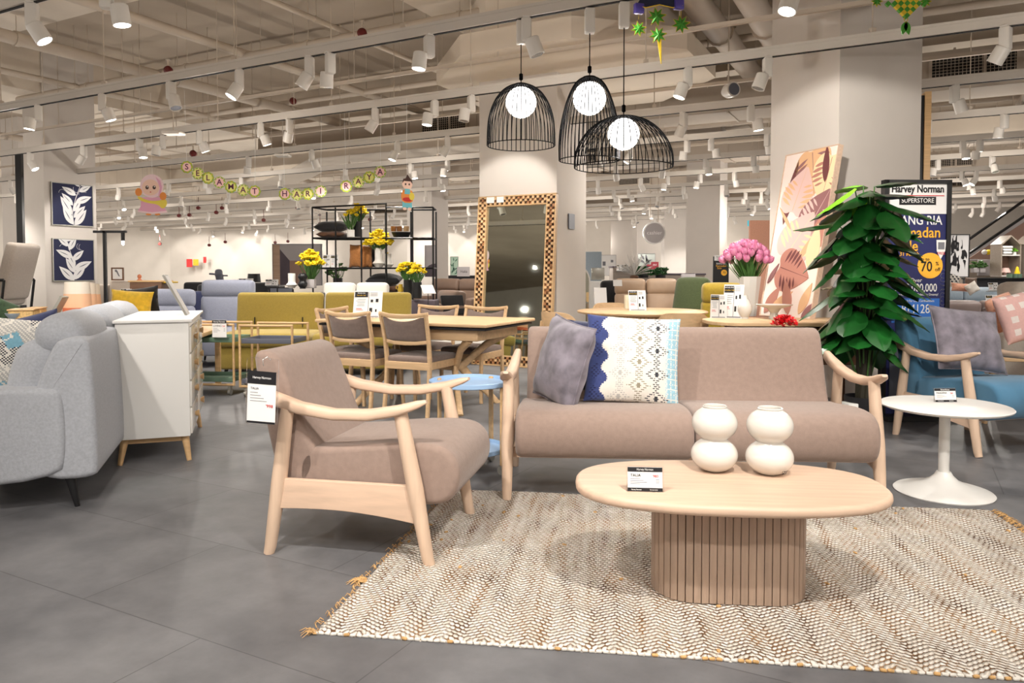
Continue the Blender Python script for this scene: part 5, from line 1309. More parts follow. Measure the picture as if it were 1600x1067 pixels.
tu = tulip(); rr = random.Random(4); first = True
tu.scale = (1.2,)*3
for k in range(54):
    a = k*2.4; q_ = (k/54)**.5; dx, dy = q_*.20*cos(a)-.03, q_*.13*sin(a); dz = .665-.16*q_*q_+rr.uniform(-.015, .015)
    tip = Vector((dx, dy, dz)); root_ = Vector((dx*.28, dy*.28, .33)); d = (tip-root_).normalized(); e = d.to_track_quat('Z', 'Y').to_euler()
    loc = tv+tip-Vector((0, 0, .03))
    if first: tu.location = loc; tu.rotation_euler = e; first = False
    else: dup(tu, loc=loc, rot=tuple(e), scale=1.2)
t = thing('vase', 'white teardrop vase beside the tulip vase', 'vase', atz(1165, 498, zt)+Vector((.0, .02, 0))); m_ = MB(); m_.lathe([(0, 0), (.03, 0)]+[(.06*sin(.5+2.2*k/10)*(1 if k < 7 else .9), .01+.17*k/10) for k in range(11)]+[(.02, .2), (0, .2)], n=28); m_.build('vase_body', 'ceramic', t)
board_sign('white brochure board with a dining photo, taller one on the oak display table', atz(1142, 497, zt)+Vector((0, -.04, 0)), R(-28), .17, .30)
board_sign('white price board, shorter one on the oak display table', atz(1126, 497, zt)+Vector((-.02, 0.0, 0)), R(-20), .14, .21)
t = thing('bowl', 'small white flared bowl behind the red ribbon', 'bowl', atz(1208, 498, zt)+Vector((0, -.02, 0))); m_ = MB(); m_.lathe([(0, 0), (.04, 0), (.03, .05), (.06, .09), (.15, .118), (.155, .124), (.145, .122), (.05, .09), (0, .08)], n=40); m_.build('bowl_body', 'ceramic', t)
t = thing('ribbon_bow', 'crumpled shiny red ribbon bow behind the sofa back', 'bow', atz(1226, 512, zt)+Vector((0, -.0, .02))); m_ = MB(); rr = random.Random(6)
for k in range(60):
    a, b = rr.random()*6.28, rr.random()*1.5; r_ = .055; x, y, z = r_*cos(a)*cos(b)*1.5, r_*sin(a)*cos(b), r_*sin(b)*1.1
    P = [(x*q_+rr.uniform(-.012, .012), y*q_+rr.uniform(-.012, .012), z*q_+.012*sin(6*q_)) for q_ in (.3, .6, .9, 1.15, 1.0)]
    m_.sweep(P, [.02]*5, [.0015]*5, 6, 2)
m_.build('ribbon_loops', mat('shiny_red', C(214, 22, 30), .35, coat=.5), t, fix=False)
# ================================================================== TALL PLANT
PP = Vector((spx(1352, 5.35), 5.35, 0))
t = thing('potted_plant', 'tall potted artificial plant with big glossy green leaves behind the sofa', 'plant', PP)
m_ = MB(); m_.lathe([(0, 0), (.10, 0), (.115, .02), (.13, .26), (.118, .26), (.112, .23), (0, .23)], n=32); m_.build('pot', 'ink', t)
wb = thing('storage_box', 'small white box on the floor behind the sofa beside the plant pot', 'box', (spx(1331, 5.3), 5.3, 0)); m_ = MB(); m_.rbox((0, 0, .11), (.07, .12, .22), .005, 0); m_.build('box_body', 'white', wb)
m_ = MB(); stm = []
rr = random.Random(12)
for k in range(5):
    a = k*1.3; P = [(.03*cos(a), .03*sin(a), .22), (.045*cos(a+1), .045*sin(a+1), .9), (.05*cos(a+2), .05*sin(a+2), 1.45)]; m_.tube(P, [.028, .022, .012], 8); stm.append(P)
m_.build('trunk', 'stemd', t)
def big_leaf(MBx, base, az, el, L_, W_, droop):
    n, w = 8, 4; vs = []
    d = Vector((cos(az)*cos(el), sin(az)*cos(el), sin(el))); sdv = Vector((-sin(az), cos(az), 0)); up = d.cross(sdv)*-1
    for i in range(n+1):
        f = i/n; p = base+d*L_*f-Vector((0, 0, 1))*droop*L_*f*f
        ww = W_/2*(sin(pi*min(1, f*.92+.08))**.65)*(1-.25*f) if i < n else 0
        for j in range(-w, w+1):
            q_ = j/w; vs.append(p+sdv*ww*q_+up*(abs(q_)*ww*.28+.004*sin(f*26)*abs(q_)))
    fs = [(i*(2*w+1)+j, (i+1)*(2*w+1)+j, (i+1)*(2*w+1)+j+1, i*(2*w+1)+j+1) for i in range(n) for j in range(2*w)]
    MBx._add(vs, fs)
Lf = MB(); St = MB(); Nw = MB()
nl = 96
for k in range(nl):
    f = k/(nl-1); z = .64+1.13*f; az = k*2.399; sp = .17+rr.uniform(-.09, .11)
    if f > .92: sp *= .5
    root_ = Vector((.04*cos(az), .04*sin(az), z-.22-.1*rr.random())); base = Vector((sp*.75*cos(az), sp*.75*sin(az), z))
    St.tube([root_, (root_+base)/2+Vector((0, 0, .05)), base], [.006, .005, .004], 6)
    big_leaf(Nw if k in (nl-1, nl-3, nl-6) else Lf, base, az+rr.uniform(-.25, .25), R(rr.uniform(-55, 8) if k < nl-2 else 12), rr.uniform(.22, .31), rr.uniform(.19, .25), rr.uniform(.05, .3))
Lf.build('foliage', 'green_leaf', t, sharp=80, fix=False); St.build('leaf_stalks', 'stemg', t); Nw.build('young_leaves', 'green_new', t, sharp=80, fix=False)
# ================================================================== BANNER STAND
bx = spx(1429, 5.85); t = thing('banner_stand', 'tall black-framed sale banner behind the big-leafed plant', 'banner', (bx, 5.85, 0), R(2)); bw_, bh_ = .53, 1.865
m_ = MB()
for s_ in (-1, 1): m_.box((s_*(bw_/2-.017), 0, bh_/2), (.034, .06, bh_))
m_.box((0, 0, bh_-.015), (bw_, .06, .03)); m_.box((0, 0, .02), (bw_+.02, .3, .04)); m_.build('frame', 'black', t)
M['bnav'] = mat('banner_navy', C(34, 38, 92), .5, noise=.1, nscale=3); m_ = MB(); m_.box((0, 0, bh_/2), (bw_-.06, .03, bh_-.05)); pn = m_.build('poster', 'bnav', t)
m_ = MB(); m_.box((0, -.017, bh_-.145), (bw_-.068, .003, .235)); pw = m_.build('white_header', 'paper', pn)
def zz(py): return aty(1429, py, 5.85).z
text('Harvey Norman', .079, (0, -.02, zz(296)), 'ink', pw, sx=.80, off=.0022); m_ = MB(); m_.box((.0, -.02, zz(306)), (.42, .002, .006)); m_.build('red_rule', 'red', pw)
m_ = MB(); m_.box((0, -.02, zz(314)), (.29, .002, .062)); bb = m_.build('black_band', 'ink', pw); text('SUPERSTORE', .05, (0, -.022, zz(314)), 'paper', bb, sx=.9)
text('RIANG RIA', .10, (.0, -.018, zz(345)), 'paper', pn, sx=.82, off=.001); M['oran'] = mat('orange_print', C(240, 176, 52), .6)
text('Ramadan', .115, (.0, -.018, zz(364)), 'oran', pn, sx=.9, off=.0015); text('Sale', .115, (-.07, -.018, zz(385)), 'oran', pn, sx=.9, off=.0015, align='CENTER'); text('1 - 31 March', .046, (-.085, -.018, zz(397)), 'oran', pn, sx=.9, off=.0008)
m_ = MB(); m_.prism(arc(.11, zz(415), .1, 0, 2*pi, 36), -.019, -.017, 'xz'); dd = m_.build('orange_disc', 'oran', pn)
text('Up to', .036, (.06, -.021, zz(405)), 'ink', dd); text('70', .11, (.08, -.021, zz(417)), 'ink', dd, sx=.85, off=.001); text('%', .04, (.165, -.021, zz(412)), 'ink', dd); text('off', .04, (.168, -.021, zz(421)), 'ink', dd)
m_ = MB(); m_.prism([(.155, zz(375)), (.23, zz(375)), (.225, zz(392)), (.19, zz(405)), (.158, zz(392))], -.0235, -.0205, 'xz'); bg = m_.build('free_badge', 'paper', pn); text('FREE', .03, (.192, -.025, zz(396)), 'red', bg)
m_ = MB(); m_.box((.192, -.0245, zz(384)), (.05, .002, .055)); m_.build('badge_picture', 'inkg', bg)
text('Over', .045, (0, -.018, zz(438)), 'paper', pn); text('RM2,000,000', .088, (0, -.018, zz(450)), 'paper', pn, sx=.72, off=.001); text('Harvey Raya Vouchers & Rebates to Giveaway!', .026, (0, -.018, zz(460)), 'paper', pn, sx=.72)
m_ = MB(); m_.box((0, -.018, zz(485)), (.38, .003, .19)); bl = m_.build('blue_box', mat('print_blue', C(48, 110, 196), .5), pn); text('Exclusively For UOB Cardmembers', .027, (0, -.021, zz(470)), 'paper', bl, sx=.75); text('RM128', .10, (0, -.021, zz(483)), 'paper', bl, sx=.8)
m_ = MB()
for k in range(9): a = k/8*pi-pi/2; m_.tube([(.215+.02*cos(q_*.7+k), -.018, zz(425+k*6)+.02*sin(q_*.7+k)) for q_ in range(7)], .0012, 4)
m_.build('filigree_print', 'inkg', pn)
m_ = MB(); m_.box((0, -.018, .35), (.40, .003, .5)); m_.build('lower_panel', 'graytray', pn)
# tall frame edge behind the banner
p = aty(1441, 200, 9.2); t = thing('wall_panel', 'tall oak-edged dark panel standing behind the right-hand column', 'panel', (p.x, p.y, 0), R(-14)); hh = aty(1441, 146, 9.2).z
m_ = MB(); m_.box((.035, 0, hh/2), (.07, .2, hh)); m_.build('edge_board', 'oak2', t); m_ = MB(); m_.box((-.04, 0, hh/2-.02), (.07, .16, hh-.04)); m_.build('dark_core', 'black', t)
t = thing('round_sign', 'round white-rimmed hanging sign reading cashier', 'sign', aty(1022, 364, 19)); m_ = MB(); m_.tube([(0, -.04, 0), (0, .04, 0)], .285, 40); m_.build('rim', 'white', t); m_ = MB(); m_.tube([(0, -.05, 0), (0, -.04, 0)], .25, 40); fc = m_.build('sign_face', M['pg'], t)
text('cashier', .135, (0, -.053, 0), 'paper', fc); m_ = MB(); m_.tube([(-.1, 0, .27), (-.1, 0, 1.8)], .01, 6); m_.tube([(.1, 0, .27), (.1, 0, 1.8)], .01, 6); m_.build('hanging_wires', 'pipe', t)
# ================================================================== FAR MIDDLE
def crate(name, label, cat, px, Y, w, d, h, m__, top=None, z0=0, rz=0):
    t = thing(name, label, cat, (spx(px, Y), Y, z0), R(rz)); m_ = MB(); m_.rbox((0, 0, h/2), (w, d, h), .012, 0, seg=1); m_.build('body', m__, t)
    if top: m_ = MB(); m_.rbox((0, 0, h+.01), (w+.03, d+.03, .03), .006, 0, seg=1); m_.build('top_panel', top, t)
    return t
crate('reception_counter', 'grey wood reception counter below the cashier sign', 'counter', 1045, 14.5, 1.25, .6, 1.10, wood('grey_wood', C(140, 128, 118), .12), 'pd')
crate('reception_counter', 'taller grey wood counter with price cards behind the tan sofa', 'counter', 982, 16, .75, .6, 1.25, wood('grey_wood', C(140, 128, 118), .12), 'pd')
for k, px in enumerate((967, 974, 980)): board_sign('small white folded card on the grey counter, %s' % ['nearest the big painting', 'middle of three', 'nearest the feathery plant'][k], aty(px, 423, 15.6), R(-20+20*k), .10, .13)
t = thing('feather_plant', 'white feathery pampas arrangement in front of the grey counter', 'plant', aty(991, 430, 13)); m_ = MB(); rr = random.Random(8)
for k in range(60):
    a = rr.uniform(.15, pi-.15); L_ = rr.uniform(.22, .40); m_.sweep([(0, 0, 0), (L_*.6*cos(a), rr.uniform(-.1, .1), L_*.7*sin(a)), (L_*cos(a), rr.uniform(-.15, .15), L_*sin(a))], [.004, .03, .004], [.003, .006, .002], 6, 2)
m_.build('feathers', 'matt', t, fix=False); m_ = MB(); m_.lathe([(.06, -.12), (.08, -.02), (.05, 0)], n=16); m_.build('pot', 'walnut', t)
for px, lab in ((1005, 'green fern beside the white feathery plant'), (1032, 'green fern on the grey counter under the cashier sign')): bouquet('potted_fern', lab, aty(px, 434, 13.5), 'cyl', 'ink', .05, .09, .17, 14, 'green_leaf', px, fh=0, cat='plant')
t, c, y0 = canvas('picture', 'large white picture with small grey figures beside the middle column', aty(947, 430, 18), 0, .46, .48, 'paper', 'pg', .03, .01); m_ = MB(); m_.rbox((-.05, y0, .28), (.07, .004, .1), .001, 0); m_.rbox((.14, y0, .34), (.06, .004, .06), .001, 0); m_.build('figure_motif', 'inkg', c)
t, c, y0 = canvas('picture', 'grey and white picture of foliage beyond the cashier sign', aty(1010, 424, 22), 0, .50, .52, mat('pale_sage', C(206, 214, 208), .7), 'pg', .03, .01); m_ = MB()
for k in range(8): m_.prism(clip(xform(leaf2(.2, .06), random.uniform(0, 3), random.uniform(-.15, .15), random.uniform(.05, .35)), .5, .5), y0-.002, y0, 'xz')
m_.build('leaf_motif', 'inkg', c)
for px, py, lab, w in ((1023, 415, 'dark red sale placard above the grey counter, larger one', .2), (1014, 419, 'dark red sale placard above the grey counter, smaller one', .12)):
    t = thing('sale_placard', lab, 'sign', aty(px, py, 20)); m_ = MB(); m_.box((0, 0, 0), (w, .02, .2)); m_.build('placard_board', mat('maroon_print', C(140, 44, 56), .6), t); text('SALE', .06, (0, -.012, .02), 'paper', t, sx=.8)
t = thing('mirror', 'white arched floor mirror peeking past the middle column', 'mirror', (spx(912, 9.9), 10.0, 0), R(-8)); out = [(-.42, 0), (.10, 0)]+arc(-.16, 1.02, .26, 0, pi, 16); m_ = MB(); m_.prism(out, -.02, .02, 'xz'); m_.build('frame', 'white', t)
m_ = MB(); m_.prism([(x*.9-.01, z*.985+.01) for x, z in out], -.023, -.021, 'xz'); m_.build('glass', 'mirror', t)
crate('display_stand', 'blue and white display stand past the middle column', 'display', 925, 13, .30, .3, 1.50, 'lightblue'); crate('screen_panel', 'small grey screen on the counter past the middle column', 'screen', 934, 12.4, .22, .05, .2, 'silver', z0=1.02); crate('cabinet', 'white cabinet under the small grey screen', 'cabinet', 935, 12.4, .5, .4, 1.0, 'white')
t = thing('sign_board', 'tilted white info sheet beside the white arched mirror', 'sign', aty(938, 462, 9.2), rot=(R(-12), 0, R(10))); m_ = MB(); m_.box((0, 0, 0), (.16, .01, .2)); m_.build('board', 'paper', t)
crate('door_panel', 'black-framed glazed partition door in the far middle', 'partition', 1052, 25, .52, .1, 1.55, 'black'); t = thing('window_panel', 'pale glazed pane of the far black partition', 'window', aty(1054, 408, 24.9)); m_ = MB()
for sx in (-1, 1):
    for sz in (-1, 1): m_.box((sx*.09, 0, sz*.22), (.15, .02, .4))
m_.build('panes', 'lightblue', t)
t = thing('banner_stand', 'small dark sale poster stand beyond the yellow armchair', 'banner', (spx(1126, 12.5), 12.5, 0)); m_ = MB(); m_.box((0, 0, .72), (.26, .03, 1.38)); m_.build('frame', 'black', t); zq = lambda py: aty(1126, py, 12.5).z
m_ = MB(); m_.box((0, -.018, zq(403)), (.23, .003, .09)); w1_ = m_.build('white_header', 'paper', t); text('Harvey Norman', .034, (0, -.021, zq(401.5)), 'ink', w1_, sx=.75); text('SUPERSTORE', .032, (0, -.021, zq(405)), 'ink', w1_, sx=.8)
text('RIANG RIA', .04, (0, -.018, zq(412)), 'paper', t, sx=.85); text('Ramadan', .048, (0, -.018, zq(415.5)), 'oran', t); text('Sale', .048, (-.03, -.018, zq(419)), 'oran', t)
m_ = MB(); m_.prism(arc(.05, zq(426), .05, 0, 2*pi, 20), -.02, -.017, 'xz'); dd = m_.build('orange_disc', 'oran', t); text('70', .05, (.05, -.023, zq(426)), 'ink', dd)
t = thing('exit_sign', 'small turquoise hanging exit sign', 'sign', aty(1172, 349, 20)); m_ = MB(); m_.box((0, 0, 0), (.13, .04, .15)); m_.build('sign_box', mat('exit_teal', C(40, 170, 190), .5, emit=C(40, 170, 190), es=.6), t)
m_ = MB(); m_.box((-.02, -.022, 0), (.025, .004, .08)); m_.box((.03, -.022, .0), (.02, .004, .08)); m_.build('pictogram', 'paper', t)
crate('wall_panel', 'peach panel wall beyond the pink tulips', 'panel', 1190, 16, .55, .1, 2.25, 'peach')
crate('wall_panel', 'grey framed board on the counter near the green armchair', 'panel', 1075, 11.5, .22, .04, .22, 'pg', z0=.9)
# ================================================================== RIGHT BACKGROUND
L('armchair', 'beige curved armchair holding the peach and gingham cushions', 'armchair', 1685, 6.2, -10, 1.0, 1, 'beige', bh=1.06, arm=.62, aw=.05)
t = thing('side_table', 'oak-topped table beyond the petrol blue armchair', 'table', (3.95, 5.6, 0), R(-8)); m_ = MB(); m_.prism(rrect(.9, .5, .2, 8), .50, .53, r=.005); m_.build('table_top', 'oak3', t)
for sx in (-1, 1): m_ = MB(); m_.tube([(sx*.3, 0, .5), (sx*.36, 0, 0)], .02, 10); m_.build('leg', 'oak3', t)
cushion('peach pleated round cushion on the beige armchair', aty(1568, 488, 5.75), (R(-14), R(-16), R(20)), .26, .26, .13, ['peach'], seed=41, pinch=-.05)
M['ging'] = fabric('gingham_pink', C(226, 182, 176), .04); M['ging2'] = fabric('gingham_white', C(238, 226, 220), .04)
cushion('pink gingham cushion on the beige armchair', aty(1597, 494, 5.55), (R(-14), R(-12), R(8)), .38, .36, .13, ['ging', 'ging2'], lambda i, j, s: 1 if (i//4 % 2 and j//4 % 2) else 0, 30, .05, 42)
L('sofa', 'pale blue leather sofa in the background right of the banner', 'sofa', 1560, 11.5, -4, 2.4, 3, 'lightblue', bh=.90, arm=.7, head=True)
L('sofa', 'mauve grey sofa seen from behind in front of the pale blue sofa', 'sofa', 1505, 9.4, 180, 1.5, 2, mat('mauve_leather', C(140, 124, 120), .5), bh=.80, arm=.6)
cushion('peach bolster cushion on the mauve grey sofa', aty(1503, 449, 9.7), (R(-10), R(4), 0), .28, .11, .10, ['peach'], seed=43); cushion('white patterned cushion beside the peach bolster', aty(1519, 450, 9.6), (R(-10), R(-30), 0), .16, .14, .08, ['knitw'], seed=44); cushion('brown round cushion on the pale blue sofa', aty(1517, 444, 11.0), (0, 0, 0), .18, .20, .08, ['brownl'], seed=45)
cushion('white throw with black pattern at the end of the pale blue sofa', aty(1489, 437, 11.0), (R(-20), R(20), 0), .20, .18, .06, ['knitw', 'knitd'], lambda i, j, s: (i//3+j//3) % 3 == 0 and 1 or 0, 20, .02, 46)
board_sign('white price board on the pale blue sofa', aty(1553, 454, 10.9), 0, .14, .12); board_sign('white price board on the mauve grey sofa', aty(1552, 480, 8.9), 0, .15, .15)
t, c, y0 = canvas('picture', 'tall black and white abstract picture behind the pale blue sofa', aty(1497, 432, 13), 0, .34, .72, 'whitep', 'ink', .04, .012); rr = random.Random(15)
m_ = MB()
for k in range(26): x = rr.gauss(-.05, .07); zc = rr.uniform(.05, .6); m_.prism(clip(smooth_poly([(x+rr.uniform(-.03, .03), zc+q_) for q_ in (0, .08, .15)]+[(x+rr.uniform(.0, .05), zc+q_) for q_ in (.14, .07, -.02)], 1), .33, .72), y0-.002-.0001*k, y0, 'xz')
m_.build('brush_marks', 'ink', c)
# shelves, counter, plants
G = wood('taupe_wood', C(160, 146, 132), .08)
crate('counter_shelf', 'taupe low cabinet behind the pale blue sofa', 'cabinet', 1548, 14.5, 1.15, .5, 1.42-.05, G, 'pg'); crate('cabinet', 'pale grey panel cabinet beside the potted grasses', 'cabinet', 1541, 14.1, .34, .05, .30, 'pg', z0=1.08)
for px, lab in ((1523, 'green grass in a grey box pot, nearer the abstract picture'), (1533, 'green grass in a grey box pot, nearer the house-shaped shelf')): bouquet('potted_grass', lab, aty(px, 426, 13.4), 'sq', 'pg', .09, .05, .12, 14, 'stemg', px, fh=.0, cat='plant')
def house_shelf(px, lab, Y=13.2):
    x = spx(px, Y); zb = aty(px, 431, Y).z; z1 = aty(px, 382, Y).z; z2 = aty(px, 368, Y).z; zm = aty(px, 399, Y).z; w = .165
    t = thing('house_shelf', lab, 'shelf', (x, Y, 0)); m_ = MB()
    for s_ in (-1, 1): m_.box((s_*w, 0, (zb+z1)/2), (.02, .3, z1-zb))
    m_.prism([(-w-.02, z1), (0, z2), (w+.02, z1), (w, z1-.02), (0, z2-.025), (-w, z1-.02)], -.15, .15, 'xz'); m_.build('house_frame', G, t)
    m_ = MB(); m_.box((0, 0, zm), (2*w, .3, .02)); m_.box((0, 0, zb), (2*w, .3, .02)); m_.build('shelf_board', 'matt', t); m_ = MB(); m_.prism([(-w, zb), (w, zb), (w, z1), (0, z2-.02), (-w, z1)], .14, .15, 'xz'); m_.build('back_panel', M['pb'], t); return x, zm, zb
x, zm, zb = house_shelf(1570, 'house-shaped taupe wall shelf with white cushions in its gable'); house_shelf(1606, 'second house-shaped taupe wall shelf at the edge of the display')
for k in range(3): t = thing('folded_cushion', 'white cushion in the gable shelf, %s of the stack' % ['bottom', 'middle', 'top'][k], 'cushion', (x-.06, 13.15, zm+.04+.05*k)); m_ = MB(); m_.rbox((0, 0, 0), (.16+.01*k, .22, .045), .02, 2); m_.build('cushion_cover', 'paper', t)
bouquet('potted_plant', 'small green pot plant in the gable shelf', (x+.09, 13.1, zm+.01), 'cyl', 'white', .05, .03, .06, 10, 'green_new', 51, fh=0, cat='plant')
t = thing('table_lamp', 'pink cone lampshade in the lower part of the gable shelf', 'table lamp', (x-.06, 13.1, zb+.01)); m_ = MB(); m_.openlathe([(.08, .05), (.05, .13)], n=20); m_.lathe([(.02, 0), (.02, .05)], n=10); m_.build('lamp_shade', 'pk1', t)
t = thing('stacking_toy', 'yellow and pink stacking toy in the gable shelf', 'toy', (x+.11, 13.05, zb+.01)); m_ = MB(); m_.lathe([(0, 0), (.04, 0), (.045, .05), (.03, .09), (.02, .14), (0, .16)], n=16); m_.build('toy_body', 'yellowp', t)
for k in range(4): t = thing('ornament', 'small round ornament on the taupe cabinet, %s from the gable shelf' % ['first', 'second', 'third', 'fourth'][k], 'ornament', (spx(1555-6*k, 14.3), 14.3, aty(1540, 394, 14.3).z)); m_ = MB(); m_.lathe([(.05*sin(pi*q_/8), .05*cos(pi*q_/8)) for q_ in range(9)], n=14); m_.build('ornament_body', ['gold', 'paper', 'yellowp', 'matt'][k], t)
crate('counter', 'dark display counter in front of the house-shaped shelves', 'counter', 1575, 12.6, 1.3, .4, 1.03, 'ink', 'black')
for k, px in enumerate((1577, 1586, 1592)): t = thing('storage_tin', 'dark green tin on the display counter, %s' % ['nearest the cone lampshade', 'middle of three', 'farthest from the cone lampshade'][k], 'tin', (spx(px, 12.5), 12.5, 1.05)); m_ = MB(); m_.lathe([(0, 0), (.045, 0), (.045, .07), (0, .07)], n=16); m_.build('tin_body', M['gtray'], t)
# escalator
t = thing('escalator', 'escalator rising behind the house-shaped shelves', 'escalator', (0, 17.5, 0)); a_ = aty(1514, 396, 17.5); b_ = aty(1600, 338, 17.5); a2 = aty(1514, 374, 18.6); b2 = aty(1536, 357, 18.6)
m_ = MB(); m_.prism([(a_.x, a_.z-.9), (a_.x, a_.z-.12), (b_.x+1.4, b_.z+.85), (b_.x+3.4, b_.z+.85), (b_.x+3.4, a_.z-.9)], 0, .15, 'xz'); m_.build('balustrade_panel', M['pb'], t)
m_ = MB(); m_.tube([(a_.x, 0, a_.z), (b_.x+1.4, 0, b_.z+.95)], .035, 8); m_.tube([(a2.x, 1.1, a2.z), (b2.x+2, 1.1, b2.z+1.4)], .035, 8); m_.build('handrail', 'black', t)
m_ = MB(); m_.prism([(a_.x, a_.z-.1), (a_.x, a_.z), (b_.x+1.4, b_.z+.93), (b_.x+1.4, b_.z+.8)], -.02, .0, 'xz'); m_.build('skirt_trim', 'pg', t)
# ================================================================== FESTIVE DECORATIONS
M['dg'] = mat('disc_green', C(150, 176, 70), .6); M['dy'] = mat('disc_yellow', C(226, 224, 130), .6); M['dp'] = mat('disc_pink', C(240, 196, 190), .6); M['dm'] = mat('letter_maroon', C(96, 34, 70), .6)
def garland(word, pts, Y, label):
    c0 = aty(pts[0][0], pts[0][1], Y); t = thing('letter_garland', label, 'garland', c0)
    P = []
    for k, (px, py) in enumerate(pts):
        p = aty(px, py, Y)-c0; P.append(p+Vector((0, .004, .02))); r_ = .080
        n = 28; m_ = MB(); m_.prism([(p.x+r_*(1+.05*cos(a*9))*cos(a), p.z+r_*(1+.05*cos(a*9))*sin(a)) for a in [2*pi*q_/n for q_ in range(n)]], -.002, .002, 'xz'); d = m_.build('letter_disc', 'dg', t)
        m_ = MB(); m_.prism(arc(p.x, p.z, r_*.72, 0, 2*pi, 24), -.004, -.002, 'xz'); m_.build('disc_center', 'dy' if k % 3 else 'dp', d)
        m_ = MB()
        for q_ in range(9): a = q_*2*pi/9; m_.prism(arc(p.x+r_*.84*cos(a), p.z+r_*.84*sin(a), r_*.1, 0, 2*pi, 8), -.004, -.002, 'xz')
        m_.build('floral_dots', 'dp' if k % 2 else 'gold', d)['kind'] = 'stuff'
        text(word[k], .105, (p.x, -.0055, p.z), 'dm', d, off=.002)
    m_ = MB(); m_.tube([P[0]+Vector((-.02, 0, 1.0))]+P+[P[-1]+Vector((.02, 0, 1.0))], .002, 4); m_.build('string', 'paper', t); return t
garland('SELAMAT', [(292, 261), (309, 271), (325, 278), (343, 285), (361, 292), (380, 297), (398, 299)], 10, 'string of green letter discs spelling SELAMAT')
garland('HARI', [(445, 303), (464, 304), (481, 303), (501, 299)], 10, 'string of green letter discs spelling HARI')
garland('RAYA', [(541, 291), (560, 284), (577, 277), (594, 269)], 10, 'string of green letter discs spelling RAYA')
def flat(parent, name, pts, y, m__, th=.004):
    m_ = MB(); m_.prism(pts, y-th, y, 'xz'); return m_.build(name, m__, parent)
def ell(cx, cz, a, b, n=28): return [(cx+a*cos(2*pi*k/n), cz+b*sin(2*pi*k/n)) for k in range(n)]
skin = mat('card_skin', C(250, 214, 196), .6); pinkc = mat('card_pink', C(238, 178, 206), .6); lpink = mat('card_pale_pink', C(250, 222, 228), .6); orange = mat('card_orange', C(238, 150, 70), .6); yel = mat('card_yellow', C(240, 222, 90), .6); cyan = mat('card_cyan', C(120, 205, 220), .6); brn = mat('card_brown', C(70, 44, 40), .6)
gp = aty(238, 305, 7.4); t = thing('paper_figure', 'hanging paper cut-out of a girl in a pale pink headscarf and dress', 'decoration', gp); s_ = 62/F*7.4
d = flat(t, 'dress', [(-.11*1, -.02), (.10, -.02), (.115, -.12), (.15, -.17), (.0, -.185), (-.15, -.165), (-.115, -.11)], 0, pinkc); flat(d, 'dress_band', [(-.14, -.150), (.0, -.168), (.14, -.153), (.15, -.17), (.0, -.185), (-.15, -.165)], -.004, lpink, .002)
hd = flat(t, 'headscarf', ell(0, .09, .115, .115), -.004, lpink); flat(hd, 'face', ell(-.012, .075, .085, .078), -.008, skin, .002); flat(hd, 'scarf_fold', [(.04, .18), (.085, .14), (.10, .08), (.085, .0), (.06, -.02), (.08, .07), (.06, .13)], -.008, pinkc, .002)
for x in (-.045, .025): e = flat(hd, 'eye', ell(x, .075, .016, .019, 14), -.010, brn, .002); flat(e, 'eye_glint', ell(x+.004, .082, .006, .007, 8), -.012, 'paper', .001)
flat(hd, 'mouth', ell(-.012, .03, .008, .005, 10), -.010, 'red', .001)
for x, z in ((-.13, .03), (.11, -.01)): flat(t, 'flower_cluster', ell(x, z, .034, .04, 10), -.008, orange, .003)
g = flat(t, 'flower_garland', smooth_poly([(-.14, .0), (-.06, -.05), (.05, -.06), (.14, -.03), (.15, -.10), (.10, -.14), (.06, -.09), (-.06, -.075), (-.14, -.04)], 2), -.006, yel, .003)
for x in (-.04, .05): flat(t, 'shoe', ell(x, -.188, .028, .01, 12), 0, orange, .004)
m_ = MB(); m_.tube([(-.01, 0, .2), (0, 0, .3), (.01, 0, .2)], .0015, 4); m_.tube([(0, 0, .3), (0, 0, 1.0)], .0015, 4); m_.build('string', 'paper', t)
bp_ = aty(636, 305, 7.8); t = thing('paper_figure', 'narrow hanging paper cut-out of a boy in cyan, orange and yellow clothes', 'decoration', bp_, R(40))
flat(t, 'trousers', [(-.055, -.06), (.055, -.06), (.06, -.13), (-.06, -.13)], 0, cyan); flat(t, 'shirt', smooth_poly([(-.05, .06), (.05, .06), (.08, .0), (.06, -.08), (-.06, -.08), (-.08, .0)], 1), -.004, orange); flat(t, 'collar', [(-.03, .065), (.03, .065), (.035, .01), (-.035, .01)], -.008, cyan, .002); flat(t, 'sash', ell(0, -.045, .058, .022), -.008, 'red', .002)
hd = flat(t, 'head', ell(0, .115, .062, .058), -.004, skin); flat(hd, 'hair', [(-.062, .12), (-.05, .165), (-.02, .175), (.0, .215), (.03, .18), (.055, .155), (.062, .12), (.04, .145), (-.04, .145)], -.008, brn, .002); flat(t, 'drum', ell(.05, -.01, .032, .04), -.01, yel, .003)
for x in (-.022, .022): flat(hd, 'eye', ell(x, .112, .009, .011, 12), -.008, brn, .002)
for x in (-.03, .03): flat(t, 'foot', ell(x, -.14, .022, .018, 12), 0, skin)
m_ = MB(); m_.tube([(0, 0, .2), (0, 0, 1.0)], .0015, 4); m_.build('string', 'paper', t)
